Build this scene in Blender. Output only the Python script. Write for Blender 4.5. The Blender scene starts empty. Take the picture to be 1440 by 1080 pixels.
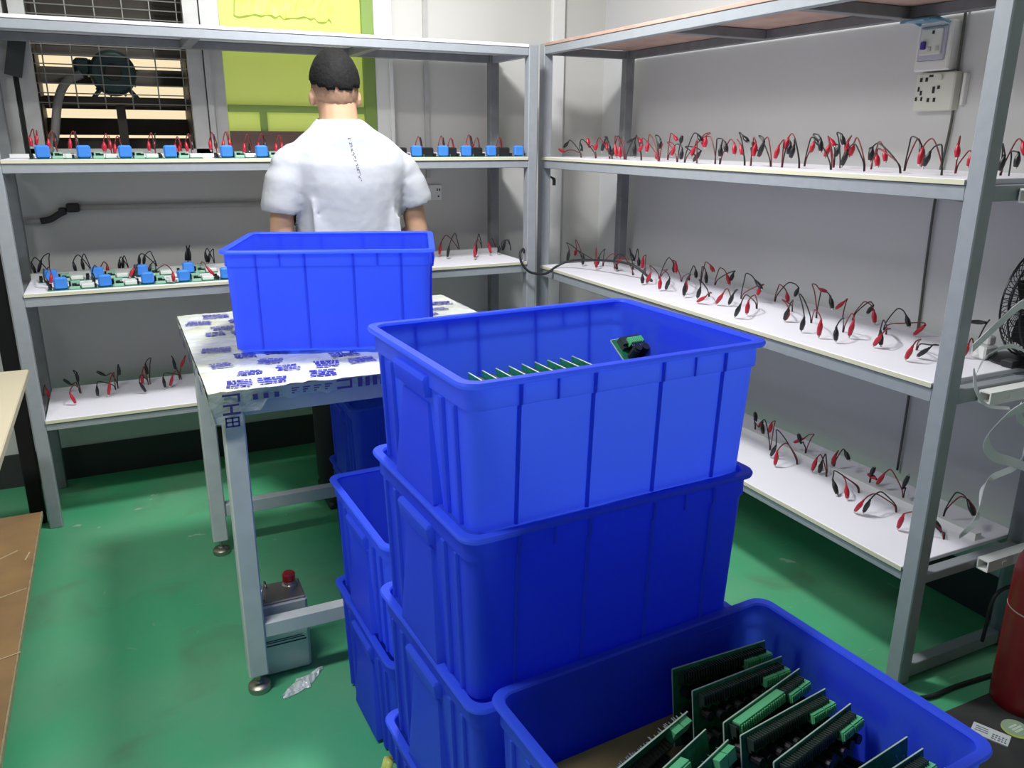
import bpy, bmesh, math, random
from mathutils import Vector, Matrix, Euler
random.seed(7)
S = bpy.context.scene
COL = S.collection
R = math.radians
# ------------------------------------------------------------------ camera
def cam_setup():
    yaw, pit, rol = R(25.71), R(17.0), R(.35)
    F = Vector((math.sin(yaw)*math.cos(pit), math.cos(yaw)*math.cos(pit), -math.sin(pit)))
    r = Vector((math.cos(yaw), -math.sin(yaw), 0)); u = r.cross(F)
    c, s = math.cos(rol), math.sin(rol)
    X = c*r + s*u; Y = -s*r + c*u
    M = Matrix(((X.x, Y.x, -F.x, 0), (X.y, Y.y, -F.y, 0), (X.z, Y.z, -F.z, 1.5), (0, 0, 0, 1)))
    cd = bpy.data.cameras.new('camera'); cd.sensor_width = 36; cd.lens = 1140/1440*36
    cd.clip_start = .02
    o = bpy.data.objects.new('camera', cd); COL.objects.link(o); o.matrix_world = M
    S.camera = o
cam_setup()
# ------------------------------------------------------------------ world, lamps, exposure
w = bpy.data.worlds.new('world'); S.world = w; w.use_nodes = True
bg = w.node_tree.nodes['Background']; bg.inputs[0].default_value = (1, .83, .54, 1); bg.inputs[1].default_value = 1.05
def lamp(name, loc, sx, sy, power, col=(1, 1, 1), rot=(0, 0, 0)):
    l = bpy.data.lights.new(name, 'AREA'); l.shape = 'RECTANGLE'; l.size = sx; l.size_y = sy
    l.energy = power; l.color = col
    o = bpy.data.objects.new(name, l); COL.objects.link(o); o.location = loc; o.rotation_euler = rot
    return o
def bulb(name, loc, r, power, col):
    l = bpy.data.lights.new(name, 'POINT'); l.shadow_soft_size = r; l.energy = power; l.color = col
    o = bpy.data.objects.new(name, l); COL.objects.link(o); o.location = loc
bulb('ceiling_lamp_light', (.88, 2.50, 2.62), .10, 42, (.97, .98, 1))
lamp('ceiling_lamp_light', (.88, 2.50, 2.64), .3, .3, 46, (.97, .98, 1))
lamp('ceiling_lamp_light', (-.60, 1.35, 2.78), 1.1, .2, 56, (.97, .98, 1))
S.view_settings.view_transform = 'Standard'; S.view_settings.look = 'None'
S.view_settings.exposure = -0.1; S.view_settings.gamma = 1; S.view_settings.use_curve_mapping = False
# ------------------------------------------------------------------ materials
MATS = {}
def mat(name, col, rough=.5, metal=0, n=0, scale=8, bump=0, col2=None, spec=None, trans=0, detail=6, tcol=None):
    """n = how far a noise pulls the base colour to col2"""
    if name in MATS: return MATS[name]
    m = bpy.data.materials.new(name); m.use_nodes = True
    N = m.node_tree.nodes; L = m.node_tree.links; b = N['Principled BSDF']
    b.inputs['Base Color'].default_value = (*col, 1); b.inputs['Roughness'].default_value = rough
    b.inputs['Metallic'].default_value = metal
    if spec is not None: b.inputs['Specular IOR Level'].default_value = spec
    if n or bump:
        tc = N.new('ShaderNodeTexCoord'); ns = N.new('ShaderNodeTexNoise')
        ns.inputs['Scale'].default_value = scale; ns.inputs['Detail'].default_value = detail
        L.new(tc.outputs['Object'], ns.inputs['Vector'])
        if n:
            rp = N.new('ShaderNodeValToRGB'); c2 = col2 or tuple(c*.6 for c in col)
            rp.color_ramp.elements[0].position = .38; rp.color_ramp.elements[1].position = .66
            rp.color_ramp.elements[0].color = (*col, 1)
            rp.color_ramp.elements[1].color = (*[a+(q-a)*n for a, q in zip(col, c2)], 1)
            L.new(ns.outputs['Fac'], rp.inputs['Fac']); L.new(rp.outputs['Color'], b.inputs['Base Color'])
        if bump:
            bp = N.new('ShaderNodeBump'); bp.inputs['Strength'].default_value = bump; bp.inputs['Distance'].default_value = .01
            L.new(ns.outputs['Fac'], bp.inputs['Height']); L.new(bp.outputs['Normal'], b.inputs['Normal'])
    if trans:
        t = N.new('ShaderNodeBsdfTranslucent'); t.inputs[0].default_value = (*(tcol or [min(1, c*1.6+.02) for c in col]), 1)
        mx = N.new('ShaderNodeMixShader'); mx.inputs[0].default_value = trans
        L.new(b.outputs[0], mx.inputs[1]); L.new(t.outputs[0], mx.inputs[2]); L.new(mx.outputs[0], N['Material Output'].inputs[0])
    MATS[name] = m
    return m
def emat(name, col, s):
    m = bpy.data.materials.new(name); m.use_nodes = True; N = m.node_tree.nodes
    b = N['Principled BSDF']; b.inputs['Base Color'].default_value = (0, 0, 0, 1)
    b.inputs['Emission Color'].default_value = (*col, 1); b.inputs['Emission Strength'].default_value = s
    return m
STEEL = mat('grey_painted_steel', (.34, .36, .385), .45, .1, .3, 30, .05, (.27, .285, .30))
STEELD = mat('shaded_grey_steel', (.22, .23, .24), .5, .2, .4, 20, .1)  # darker copy of the rack steel, shade put into the rear parts
BOARD = mat('white_laminate', (.80, .78, .83), .45, 0, .08, 4, .02)
EDGE = mat('cream_board_edge', (.66, .63, .47), .6)
PLY = mat('plywood_underside', (.54, .36, .29), .7, 0, .6, 9, .1, (.33, .23, .18))
WHITE = mat('white_plastic', (.78, .78, .75), .4)
CREAM = mat('cream_plastic', (.68, .68, .60), .45)
BLACK = mat('black_plastic', (.012, .012, .014), .38)
RUB = mat('black_rubber', (.02, .02, .022), .6)
RED = mat('red_boot_rubber', (.42, .010, .028), .4)
REDW = mat('red_wire_insulation', (.17, .016, .018), .45)
CHROME = mat('nickel_steel', (.6, .58, .55), .3, 1)
BRASS = mat('dull_zinc', (.42, .38, .32), .4, 1)
BLUE = mat('blue_crate_plastic', (.058, .125, .92), .36, 0, .15, 5, .03, (.05, .105, .80), trans=.60, tcol=(.27, .43, 1))
BLUEBLK = mat('blue_relay_plastic', (.05, .22, .66), .4)
PCB = mat('green_circuit_board', (.012, .13, .06), .35, 0, .6, 60, .05, (.03, .3, .15))
PCBE = mat('circuit_board_edge', (.42, .55, .42), .5)
TERM = mat('green_terminal_plastic', (.12, .5, .22), .45)
TABLEW = mat('white_table_paint', (.60, .63, .62), .45, 0, .25, 12, .06)
FLOORM = None
# ------------------------------------------------------------------ mesh builder
class MB:
    def __init__(s): s.v = []; s.f = []
    def add(s, vs, fs):
        k = len(s.v); s.v += [Vector(v) for v in vs]; s.f += [tuple(i+k for i in f) for f in fs]; return s
    def box(s, x0, x1, y0, y1, z0, z1, M=None):
        vs = [Vector((x, y, z)) for x in (x0, x1) for y in (y0, y1) for z in (z0, z1)]
        if M: vs = [M @ v for v in vs]
        return s.add(vs, [(0, 1, 3, 2), (4, 6, 7, 5), (0, 4, 5, 1), (2, 3, 7, 6), (0, 2, 6, 4), (1, 5, 7, 3)])
    def cbox(s, c, d, M=None):
        return s.box(c[0]-d[0]/2, c[0]+d[0]/2, c[1]-d[1]/2, c[1]+d[1]/2, c[2]-d[2]/2, c[2]+d[2]/2, M)
    def rbox(s, x0, x1, y0, y1, z0, z1, b=.004, M=None):
        """box with chamfered edges (vertical and top/bottom)"""
        def ring(z, i):
            c = b
            return [(x0+i+c, y0+i, z), (x1-i-c, y0+i, z), (x1-i, y0+i+c, z), (x1-i, y1-i-c, z), (x1-i-c, y1-i, z), (x0+i+c, y1-i, z), (x0+i, y1-i-c, z), (x0+i, y0+i+c, z)]
        rs = [ring(z0, b), ring(z0+b, 0), ring(z1-b, 0), ring(z1, b)]
        if M: rs = [[M @ Vector(p) for p in r] for r in rs]
        return s.loft(rs)
    def loft(s, rings, cap=True, close=True):
        n = len(rings[0]); k = len(s.v)
        for r in rings: s.v += [Vector(p) for p in r]
        for i in range(len(rings)-1):
            for j in range(n if close else n-1):
                a = k+i*n+j; b_ = k+i*n+(j+1) % n
                s.f.append((a, b_, b_+n, a+n))
        if cap:
            s.f.append(tuple(k+j for j in reversed(range(n)))); s.f.append(tuple(k+(len(rings)-1)*n+j for j in range(n)))
        return s
    def tube(s, pts, r, n=6, cap=True):
        pts = [Vector(p) for p in pts]; rs = r if isinstance(r, (list, tuple)) else [r]*len(pts)
        t0 = (pts[1]-pts[0]).normalized(); up = Vector((0, 0, 1)) if abs(t0.z) < .9 else Vector((1, 0, 0))
        a = t0.cross(up).normalized(); rings = []
        for i, p in enumerate(pts):
            t = (pts[min(i+1, len(pts)-1)]-pts[max(i-1, 0)]).normalized()
            a = (a-t*a.dot(t)); a = a.normalized() if a.length > 1e-6 else t.orthogonal().normalized()
            b = t.cross(a)
            rings.append([p+rs[i]*(math.cos(2*math.pi*j/n)*a+math.sin(2*math.pi*j/n)*b) for j in range(n)])
        return s.loft(rings, cap)
    def cyl(s, p0, p1, r0, r1=None, n=16): return s.tube([p0, p1], [r0, r0 if r1 is None else r1], n)
    def lathe(s, prof, c=(0, 0, 0), n=24):
        rings = [[(c[0]+r*math.cos(2*math.pi*j/n), c[1]+r*math.sin(2*math.pi*j/n), c[2]+z) for j in range(n)] for r, z in prof]
        return s.loft(rings)
    def ell(s, c, rx, ry, rz, n=16, m=10, M=None):
        rings = []
        for i in range(m+1):
            t = math.pi*(i/m)*.98+math.pi*.01
            rings.append([Vector((rx*math.sin(t)*math.cos(2*math.pi*j/n), ry*math.sin(t)*math.sin(2*math.pi*j/n), -rz*math.cos(t))) for j in range(n)])
        if M: rings = [[M @ p for p in r] for r in rings]
        rings = [[p+Vector(c) for p in r] for r in rings]
        return s.loft(rings)
    def mesh(s, name):
        me = bpy.data.meshes.new(name); me.from_pydata([tuple(v) for v in s.v], [], s.f); me.update()
        bm = bmesh.new(); bm.from_mesh(me); bmesh.ops.recalc_face_normals(bm, faces=bm.faces); bm.to_mesh(me); bm.free()
        return me
    def build(s, name, m, parent=None, label=None, smooth=False, local=False, kind=None, auto=None):
        me = s.mesh(name)
        if m: me.materials.append(m)
        o = bpy.data.objects.new(name, me); COL.objects.link(o)
        if parent is not None:
            if not local:
                off = parent_world(parent)
                me.transform(Matrix.Translation(-off))
            o.parent = parent
        if smooth: me.polygons.foreach_set('use_smooth', [True]*len(me.polygons))
        if auto:
            me.polygons.foreach_set('use_smooth', [True]*len(me.polygons)); me.set_sharp_from_angle(angle=R(auto))
        if label: o['label'] = label
        if kind: o['kind'] = kind
        return o
def parent_world(p):
    v = Vector(p.location)
    while p.parent: p = p.parent; v = v+Vector(p.location)
    return v
def thing(name, label, cat, loc=(0, 0, 0), rz=0, group=None, rot=None):
    o = bpy.data.objects.new(name, None); COL.objects.link(o); o.empty_display_size = .05
    o.location = loc; o.rotation_euler = rot or (0, 0, rz); o['label'] = label; o['category'] = cat
    if group: o['group'] = group
    return o
def tag(o, label, cat, group=None):
    o['label'] = label; o['category'] = cat
    if group: o['group'] = group
    return o
def struct(name, mb, m, **k): return mb.build(name, m, kind='structure', **k)
def inst(name, me, parent, M=None, label=None):
    o = bpy.data.objects.new(name, me); COL.objects.link(o); o.parent = parent
    if M is not None: o.matrix_local = M
    if label: o['label'] = label
    return o
def catmull(P, n=4):
    P = [Vector(p) for p in P]; Q = [2*P[0]-P[1]]+P+[2*P[-1]-P[-2]]; out = []
    for i in range(1, len(Q)-2):
        for k in range(n):
            t = k/n; a, b, c, d = Q[i-1], Q[i], Q[i+1], Q[i+2]
            out.append(.5*((2*b)+(c-a)*t+(2*a-5*b+4*c-d)*t*t+(3*b-3*c+d-a)*t**3))
    out.append(P[-1]); return out
ORD = ['first', 'second', 'third', 'fourth', 'fifth', 'sixth', 'seventh', 'eighth', 'ninth', 'tenth', 'eleventh', 'twelfth', 'thirteenth', 'fourteenth', 'fifteenth', 'sixteenth', 'seventeenth', 'eighteenth', 'nineteenth', 'twentieth', 'twenty-first', 'twenty-second', 'twenty-third', 'twenty-fourth', 'twenty-fifth', 'twenty-sixth', 'twenty-seventh', 'twenty-eighth', 'twenty-ninth', 'thirtieth', 'thirty-first', 'thirty-second']
# ================================================================== SETTING
def floor_mat():
    m = bpy.data.materials.new('green_epoxy_floor'); m.use_nodes = True; N = m.node_tree.nodes; L = m.node_tree.links
    b = N['Principled BSDF']; tc = N.new('ShaderNodeTexCoord')
    def noise(s, d, dist=0, mp=None):
        n = N.new('ShaderNodeTexNoise'); n.inputs['Scale'].default_value = s; n.inputs['Detail'].default_value = d; n.inputs['Distortion'].default_value = dist
        L.new((mp or tc).outputs['Object' if mp is None else 'Vector'], n.inputs['Vector']); return n
    def ramp(n, a, c0, e, c1):
        r = N.new('ShaderNodeValToRGB'); r.color_ramp.elements[0].position = a; r.color_ramp.elements[1].position = e
        r.color_ramp.elements[0].color = (*c0, 1); r.color_ramp.elements[1].color = (*c1, 1); L.new(n.outputs['Fac'], r.inputs['Fac']); return r
    def mix(f, a, c):
        x = N.new('ShaderNodeMix'); x.data_type = 'RGBA'; L.new(f, x.inputs['Factor']); L.new(a, x.inputs['A'])
        if hasattr(c, 'links'): L.new(c, x.inputs['B'])
        else: x.inputs['B'].default_value = (*c, 1)
        return x.outputs['Result']
    base = ramp(noise(2.2, 8, .4), .35, (.062, .375, .175), .7, (.13, .37, .20)).outputs['Color']
    dirt = ramp(noise(3.5, 10, .8), .56, (0, 0, 0), .74, (.5, .5, .5))
    c = mix(dirt.outputs['Color'], base, (.11, .17, .10))
    spk = ramp(noise(9, 12, 1.2), .695, (0, 0, 0), .735, (.7, .7, .7))
    c = mix(spk.outputs['Color'], c, (.42, .52, .42))
    mp = N.new('ShaderNodeMapping'); mp.inputs['Scale'].default_value = (4, 40, 1); mp.inputs['Rotation'].default_value = (0, 0, .6); L.new(tc.outputs['Object'], mp.inputs['Vector'])
    scr = ramp(noise(1, 3, 1.5, mp), .70, (0, 0, 0), .76, (.45, .45, .45))
    c = mix(scr.outputs['Color'], c, (.30, .45, .34))
    L.new(c, b.inputs['Base Color']); rr = ramp(noise(5, 6), .3, (.36,)*3, .7, (.6,)*3); L.new(rr.outputs['Color'], b.inputs['Roughness'])
    return m
FLOORM = floor_mat()
XL, XR, YB, YF, ZC = -1.7, 2.42, 3.93, -2.4, 2.85
PLASTER = mat('cream_plaster', (.62, .61, .57), .8, 0, .16, 2.5, .05, (.52, .51, .49))
PLASTR = mat('white_plaster', (.64, .64, .63), .8, 0, .14, 2, .05, (.56, .55, .56))
DULL = mat('grey_bounce_plaster', (.48, .475, .46), .85)  # grey of the unseen walls and ceiling, set to control bounced fill light
struct('floor', MB().box(XL, XR, YF, YB+.5, -.05, 0), FLOORM)
struct('ceiling', MB().box(XL-.1, XR+.1, YF-.1, YB+.1, ZC, ZC+.05), DULL)
struct('wall_right', MB().box(XR, XR+.1, YF-.1, YB+.1, 0, ZC), PLASTR)
struct('wall_left', MB().box(XL-.1, XL, YF-.1, YB+.1, 0, ZC), DULL)
struct('wall_front', MB().box(XL-.1, XR+.1, YF-.1, YF, 0, ZC), DULL)
WX0, WX1, WZ0, WZ1 = -.25, .38, 1.44, 2.5
wb = MB().box(XL, WX0, YB, YB+.1, 0, ZC).box(WX1, XR, YB, YB+.1, 0, ZC).box(WX0, WX1, YB, YB+.1, 0, WZ0).box(WX0, WX1, YB, YB+.1, WZ1, ZC)
struct('wall_back', wb, PLASTER)
GREYP = mat('grey_white_profile', (.52, .52, .50), .5, .1, .3, 14, .05)
DARKG = mat('dark_gap', (.03, .03, .028), .8)
# window_1: the opening with the extractor fan
win = bpy.data.objects.new('window_1', None); COL.objects.link(win); win.location = (.065, YB, WZ0); win['kind'] = 'structure'
MB().box(WX0-.03, WX0+.025, YB-.03, YB+.02, WZ0-.02, WZ1).build('window_frame', GREYP, win)
MB().box(WX1-.03, WX1+.03, YB-.03, YB+.02, WZ0-.02, WZ1).build('window_frame', GREYP, win)
MB().box(WX0-.03, WX1+.03, YB-.03, YB+.06, WZ0-.04, WZ0).build('window_sill', GREYP, win)
wm = MB()
for i in range(6): wm.tube([(-.19+i*.104, YB+.03, 1.60), (-.19+i*.104, YB+.03, WZ1)], .0028, 5)
z = 1.62
while z < 2.45: wm.tube([(WX0, YB+.026, z), (WX1, YB+.026, z)], .0024, 5); z += .037
wm.build('wire_mesh', mat('galvanised_wire', (.30, .30, .27), .5, .6), win, kind='stuff')
# side profiles left of the window, between window and green panel, and beyond it
struct('trim_1', MB().box(.415, .438, YB-.04, YB, 1.42, ZC).box(.438, .492, YB-.025, YB, 1.42, ZC), GREYP)
struct('trim_2', MB().box(1.165, 1.228, YB-.03, YB, 1.42, ZC).box(1.228, 1.245, YB-.045, YB, 1.42, ZC), WHITE)
struct('trim_3', MB().box(1.41, 1.432, YB-.012, YB, 1.3, ZC), GREYP)
struct('trim_4', MB().rbox(2.093, 2.166, YB-.03, YB, 0, ZC, .004), WHITE)
struct('trim_5', MB().box(-.345, -.30, YB-.03, YB, 1.42, ZC).box(-.40, -.345, YB-.02, YB, 1.42, ZC), GREYP)
struct('trim_6', MB().box(-.298, -.284, YB-.012, YB, 1.42, ZC), DARKG)
struct('baseboard_back', MB().box(XL, XR, YB-.012, YB, 0, .15), mat('darkened_skirting', (.035, .035, .035), .7))  # skirting colour darkened to deepen the shade under the racks
struct('baseboard_right', MB().box(XR-.012, XR, YF, YB, 0, .15), MATS['darkened_skirting'])
# green panel closing the second opening
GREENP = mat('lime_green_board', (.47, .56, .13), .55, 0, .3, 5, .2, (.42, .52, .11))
GREEND = mat('green_rail_paint', (.22, .33, .08), .5)
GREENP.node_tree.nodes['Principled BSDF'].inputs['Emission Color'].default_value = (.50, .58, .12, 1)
GREENP.node_tree.nodes['Principled BSDF'].inputs['Emission Strength'].default_value = .42   # emission put into the panel to stand for daylight behind it
gp = thing('green_panel', 'lime green translucent film panel filling the second window opening behind the man', 'panel', (.81, YB, 1.48))
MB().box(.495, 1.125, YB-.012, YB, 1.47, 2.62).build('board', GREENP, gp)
MB().box(1.108, 1.162, YB-.035, YB-.0, 1.44, 2.62).build('side_rail', GREEND, gp)
MB().box(.497, 1.108, YB-.03, YB-.012, 1.595, 1.625).build('bottom_rail', GREEND, gp)
MB().box(.63, .66, YB-.028, YB-.012, 1.47, 1.595).build('bracket', GREEND, gp)
MB().box(.497, 1.108, YB-.04, YB-.012, 1.42, 1.515).build('sill', mat('brown_rust_sill', (.12, .07, .06), .7), gp)
# crumpled plastic film hanging on the upper part of the panel
cr = MB(); nx, nz = 26, 14; random.seed(3)
for j in range(nz):
    for i in range(nx): cr.v.append(Vector((.56+.42*i/(nx-1)+random.uniform(-.005, .005), YB-.018-random.random()*.014, 1.99+.5*j/(nz-1)+random.uniform(-.01, .01))))
for j in range(nz-1):
    for i in range(nx-1): a = j*nx+i; cr.f.append((a, a+1, a+nx+1, a+nx))
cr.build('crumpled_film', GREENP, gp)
# extractor fan in the window
DKB = mat('dark_brown_metal', (.045, .036, .026), .6, .2, .5, 12)
TEAL = mat('dark_teal_motor_paint', (.035, .065, .062), .45, .3, .4, 15)
ef = thing('exhaust_fan', 'dark industrial exhaust fan with teal motor behind wire mesh in the window', 'fan', (.065, YB+.2, WZ0))
MB().box(WX0-.06, WX0+.03, YB+.06, YB+.34, 1.36, WZ1).build('housing_side', DKB, ef)
MB().box(WX1-.03, WX1+.06, YB+.06, YB+.34, 1.36, WZ1).build('housing_side', DKB, ef)
MB().box(WX0-.06, WX1+.06, YB+.06, YB+.34, WZ1-.05, WZ1+.02).build('housing_top', DKB, ef)
MB().box(WX0-.06, WX1+.06, YB+.1, YB+.34, 1.34, 1.42).build('housing_bottom', DKB, ef)
for z0, z1 in ((1.40, 1.482), (1.494, 1.565), (1.603, 1.656), (1.708, 1.774), (1.818, 1.875), (1.86, 1.92), (1.91, 1.97), (1.96, 2.03), (2.02, 2.082), (2.088, 2.15), (2.14, 2.20), (2.19, 2.25), (2.24, 2.30), (2.29, 2.36), (2.35, 2.42), (2.41, 2.49)):
    M = Matrix.Translation((.065, YB+.27, (z0+z1)/2)) @ Matrix.Rotation(R(-8), 4, 'X')
    MB().cbox((0, 0, 0), (.66, .006, z1-z0), M).build('louver', DKB, ef)
MB().box(WX0, WX1, YB+.09, YB+.13, 1.615, 1.645).build('motor_beam', DKB, ef)
MB().box(.055, .09, YB+.09, YB+.12, 1.40, 1.62).build('beam_post', DKB, ef)
mo = MB().tube([(.06, YB+.05, 1.745), (.06, YB+.055, 1.745), (.06, YB+.075, 1.745), (.06, YB+.2, 1.745), (.06, YB+.215, 1.745)], [.05, .078, .09, .09, .06], 28).build('motor', TEAL, ef, auto=40)
mo2 = MB()
for k in range(10):
    a = 2*math.pi*k/10+.2; mo2.box(-.003, .003, -.06, .06, .088, .098, Matrix.Translation((.06, YB+.135, 1.745)) @ Matrix.Rotation(a, 4, 'Y'))
mo2.build('cooling_fins', TEAL, ef)
MB().tube([(.06, YB+.04, 1.745), (.06, YB+.052, 1.745)], [.03, .035], 18).build('end_cap', DKB, ef)
MB().rbox(-.085, -.02, YB+.07, YB+.15, 1.735, 1.80, .012).build('terminal_box', TEAL, ef)
for sx in (-1, 1): MB().tube([(.06+sx*.055, YB+.1, 1.68), (.06+sx*.085, YB+.1, 1.645)], .01, 6).build('motor_foot', TEAL, ef)
MB().tube(catmull([(-.06, YB+.06, 1.735), (-.12, YB+.05, 1.70), (-.16, YB+.03, 1.62), (-.19, YB+.0, 1.48), (-.22, YB-.035, 1.42)], 5), .017, 8).build('cable_conduit', mat('grey_flex_conduit', (.22, .21, .19), .6), ef, smooth=True)
MB().box(-.03, .03, -.006, .006, -.09, .09, Matrix.Translation((-.275, YB-.05, 1.80)) @ Matrix.Rotation(R(14), 4, 'Y')).build('hinge_plate', mat('dark_hinge_steel', (.06, .065, .065), .5, .5), ef)
# conduit on the back wall under the middle shelf
GRP = mat('grey_wall_pipe', (.40, .39, .37), .6)
cp = thing('wall_conduit', 'grey electrical conduit with black joints running along the back wall', 'conduit', (.2, YB-.015, 1.2))
MB().tube([(-.135, YB-.015, 1.203), (1.1, YB-.015, 1.193)], .0115, 10).build('pipe', GRP, cp, smooth=True)
MB().tube([(-.40, YB-.015, 1.152), (-.285, YB-.015, 1.152)], .0115, 10).build('pipe', GRP, cp, smooth=True)
MB().tube(catmull([(-.285, YB-.015, 1.152), (-.25, YB-.016, 1.158), (-.215, YB-.018, 1.178), (-.19, YB-.018, 1.19)], 4), .0135, 10).build('bend', RUB, cp, smooth=True)
MB().rbox(-.185, -.135, YB-.035, YB, 1.185, 1.222, .005).build('joint_box', BLACK, cp)
MB().rbox(-.215, -.185, YB-.032, YB, 1.178, 1.205, .005).build('joint_box', BLACK, cp)
# socket half hidden behind the man
so = thing('wall_socket', 'white wall socket on the back wall beside the right arm of the man', 'socket', (1.455, YB, 1.22))
MB().rbox(1.42, 1.49, YB-.01, YB, 1.19, 1.265, .003).build('plate', WHITE, so)
MB().box(1.462, 1.468, YB-.0115, YB-.009, 1.235, 1.247).box(1.475, 1.481, YB-.0115, YB-.009, 1.235, 1.247).box(1.467, 1.475, YB-.0115, YB-.009, 1.205, 1.213).build('socket_hole', BLACK, so)
# breaker box and socket on the right wall
bb = thing('breaker_box', 'white wall breaker box with raised blue transparent flap above the socket', 'breaker box', (XR, 1.90, 1.71))
MB().rbox(XR-.045, XR, 1.84, 1.965, 1.705, 1.85, .004).build('box', WHITE, bb)
MB().rbox(XR-.052, XR-.045, 1.855, 1.952, 1.735, 1.835, .003).build('front_plate', mat('lilac_plate', (.50, .50, .58), .4), bb)
MB().rbox(XR-.058, XR-.052, 1.865, 1.942, 1.752, 1.828, .002).build('breaker_face', CREAM, bb)
MB().rbox(XR-.068, XR-.058, 1.917, 1.933, 1.768, 1.792, .002).build('breaker_toggle', mat('violet_toggle', (.06, .03, .28), .4), bb)
MB().rbox(XR-.061, XR-.058, 1.87, 1.883, 1.762, 1.775, .001).build('test_button', GREYP, bb)
MB().rbox(XR-.061, XR-.058, 1.898, 1.909, 1.762, 1.775, .001).build('test_button', GREYP, bb)
MB().rbox(XR-.060, XR-.058, 1.893, 1.901, 1.812, 1.822, .001).build('indicator', BLACK, bb)
MB().tube([(XR-.05, 1.85, 1.842), (XR-.09, 1.86, 1.853), (XR-.14, 1.87, 1.845)], .004, 6).tube([(XR-.05, 1.955, 1.842), (XR-.09, 1.955, 1.853), (XR-.14, 1.955, 1.845)], .004, 6).box(XR-.14, XR-.05, 1.855, 1.955, 1.846, 1.850).build('flap', mat('blue_clear_plastic', (.12, .30, .42), .2), bb)
sk = thing('power_socket', 'white multi-hole power socket on the right wall below the breaker box', 'socket', (XR, 1.875, 1.59))
MB().rbox(XR-.035, XR, 1.815, 1.955, 1.585, 1.70, .004).build('plate', CREAM, sk)
hol = MB()
for y, z, a, b_ in ((1.935, 1.68, .004, .006), (1.915, 1.68, .004, .006), (1.94, 1.652, .003, .007), (1.93, 1.64, .003, .007), (1.945, 1.622, .003, .006), (1.925, 1.622, .003, .006), (1.885, 1.648, .004, .010), (1.868, 1.655, .004, .005), (1.90, 1.618, .004, .006), (1.878, 1.618, .004, .006), (1.90, 1.69, .007, .003)):
    hol.cbox((XR-.0355, y, z), (.003, a*2, b_*2))
hol.build('socket_hole', BLACK, sk)
MB().cyl((XR-.043, 1.866, 1.684), (XR-.034, 1.866, 1.684), .009, n=14).build('switch_button', CREAM, sk)
MB().rbox(XR-.02, XR, 1.790, 1.80, 1.60, 1.695, .002).build('cable_duct', WHITE, sk)
wc = MB().tube(catmull([(XR-.012, 1.832, 1.88), (XR-.012, 1.828, 1.7), (XR-.012, 1.822, 1.55), (XR-.01, 1.838, 1.36), (XR-.01, 1.835, 1.1), (XR-.01, 1.828, .9), (XR-.01, 1.822, .6), (XR-.02, 1.815, .37)], 4), .0045, 6).build('wall_cable', mat('grey_cable', (.10, .10, .09), .5), smooth=True)
tag(wc, 'thin grey cable hanging down the right wall from the power socket', 'cable')
# ================================================================== RACKS
def rack(name, label, org, rz, L, D, H, levels, ply_top):
    t = thing(name, label, 'rack', (org[0], org[1], 0), rz)
    P = .046
    for x in (0, L-P):
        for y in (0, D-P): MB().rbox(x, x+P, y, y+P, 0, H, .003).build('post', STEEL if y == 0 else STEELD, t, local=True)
    for k, (zb, zt, ends) in enumerate(levels):
        top = k == 0
        bt = zt-.014
        MB().rbox(P, L-P, .002, .034, zb, bt, .002).build('front_beam', STEEL, t, local=True)
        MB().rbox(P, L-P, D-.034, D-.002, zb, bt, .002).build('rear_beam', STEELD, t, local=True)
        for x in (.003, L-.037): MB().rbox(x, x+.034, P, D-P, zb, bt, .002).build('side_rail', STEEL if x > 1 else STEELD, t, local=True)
        n = 3 if top else 1
        bo = MB().rbox(P+.001, L-P-.001, -.001, D-.002, bt+.001, zt, .0015).build('shelf_board', PLY if (top and ply_top) else BOARD, t, local=True)
        if not top: MB().box(P+.001, L-P-.001, -.004, -.001, bt+.001, zt-.001).build('board_edge', EDGE, t, local=True)
        if top:
            for x in ends: MB().rbox(x-.04, x+.0, .034, D-.034, zb, bt, .002).build('cross_bar', STEELD, t, local=True)
        g = .05
        for x, sg in ((P, 1), (L-P, -1)):
            MB().loft([[(x, .012, zb), (x+sg*g, .012, zb), (x, .012, zb-g*.0-.004)], [(x, .016, zb), (x+sg*g, .016, zb), (x, .016, zb-.004)]]).build('weld_gusset', STEEL, t, local=True)
    return t
LR = rack('steel_rack', 'grey steel shelf rack along the back wall behind the man', (-.388, 3.406), 0, 2.148, .459, 1.884,
          [(1.838, 1.884, (.75, 1.45)), (1.364, 1.411, ()), (.887, .938, ()), (.405, .448, ())], False)
RR = rack('steel_rack', 'grey steel shelf rack along the right wall with rows of clip leads', (1.85, 3.57), R(-90), 2.28, .495, 1.906,
          [(1.858, 1.906, (.98, 1.62)), (1.356, 1.407, ()), (.843, .896, ()), (.321, .363, ())], True)
MB().rbox(2.236, 2.27, .046, .449, .008, .05, .002).build('base_rail', STEEL, RR, local=True)
MB().box(.05, 2.22, .32, .345, .363, .386).build('cable_duct', WHITE, RR, local=True)
MB().box(.05, 2.1, .33, .35, .938, .962).build('cable_duct', WHITE, LR, local=True)
MB().box(.05, 2.1, .30, .33, 1.411, 1.424).build('cable_duct', WHITE, LR, local=True)
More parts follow.
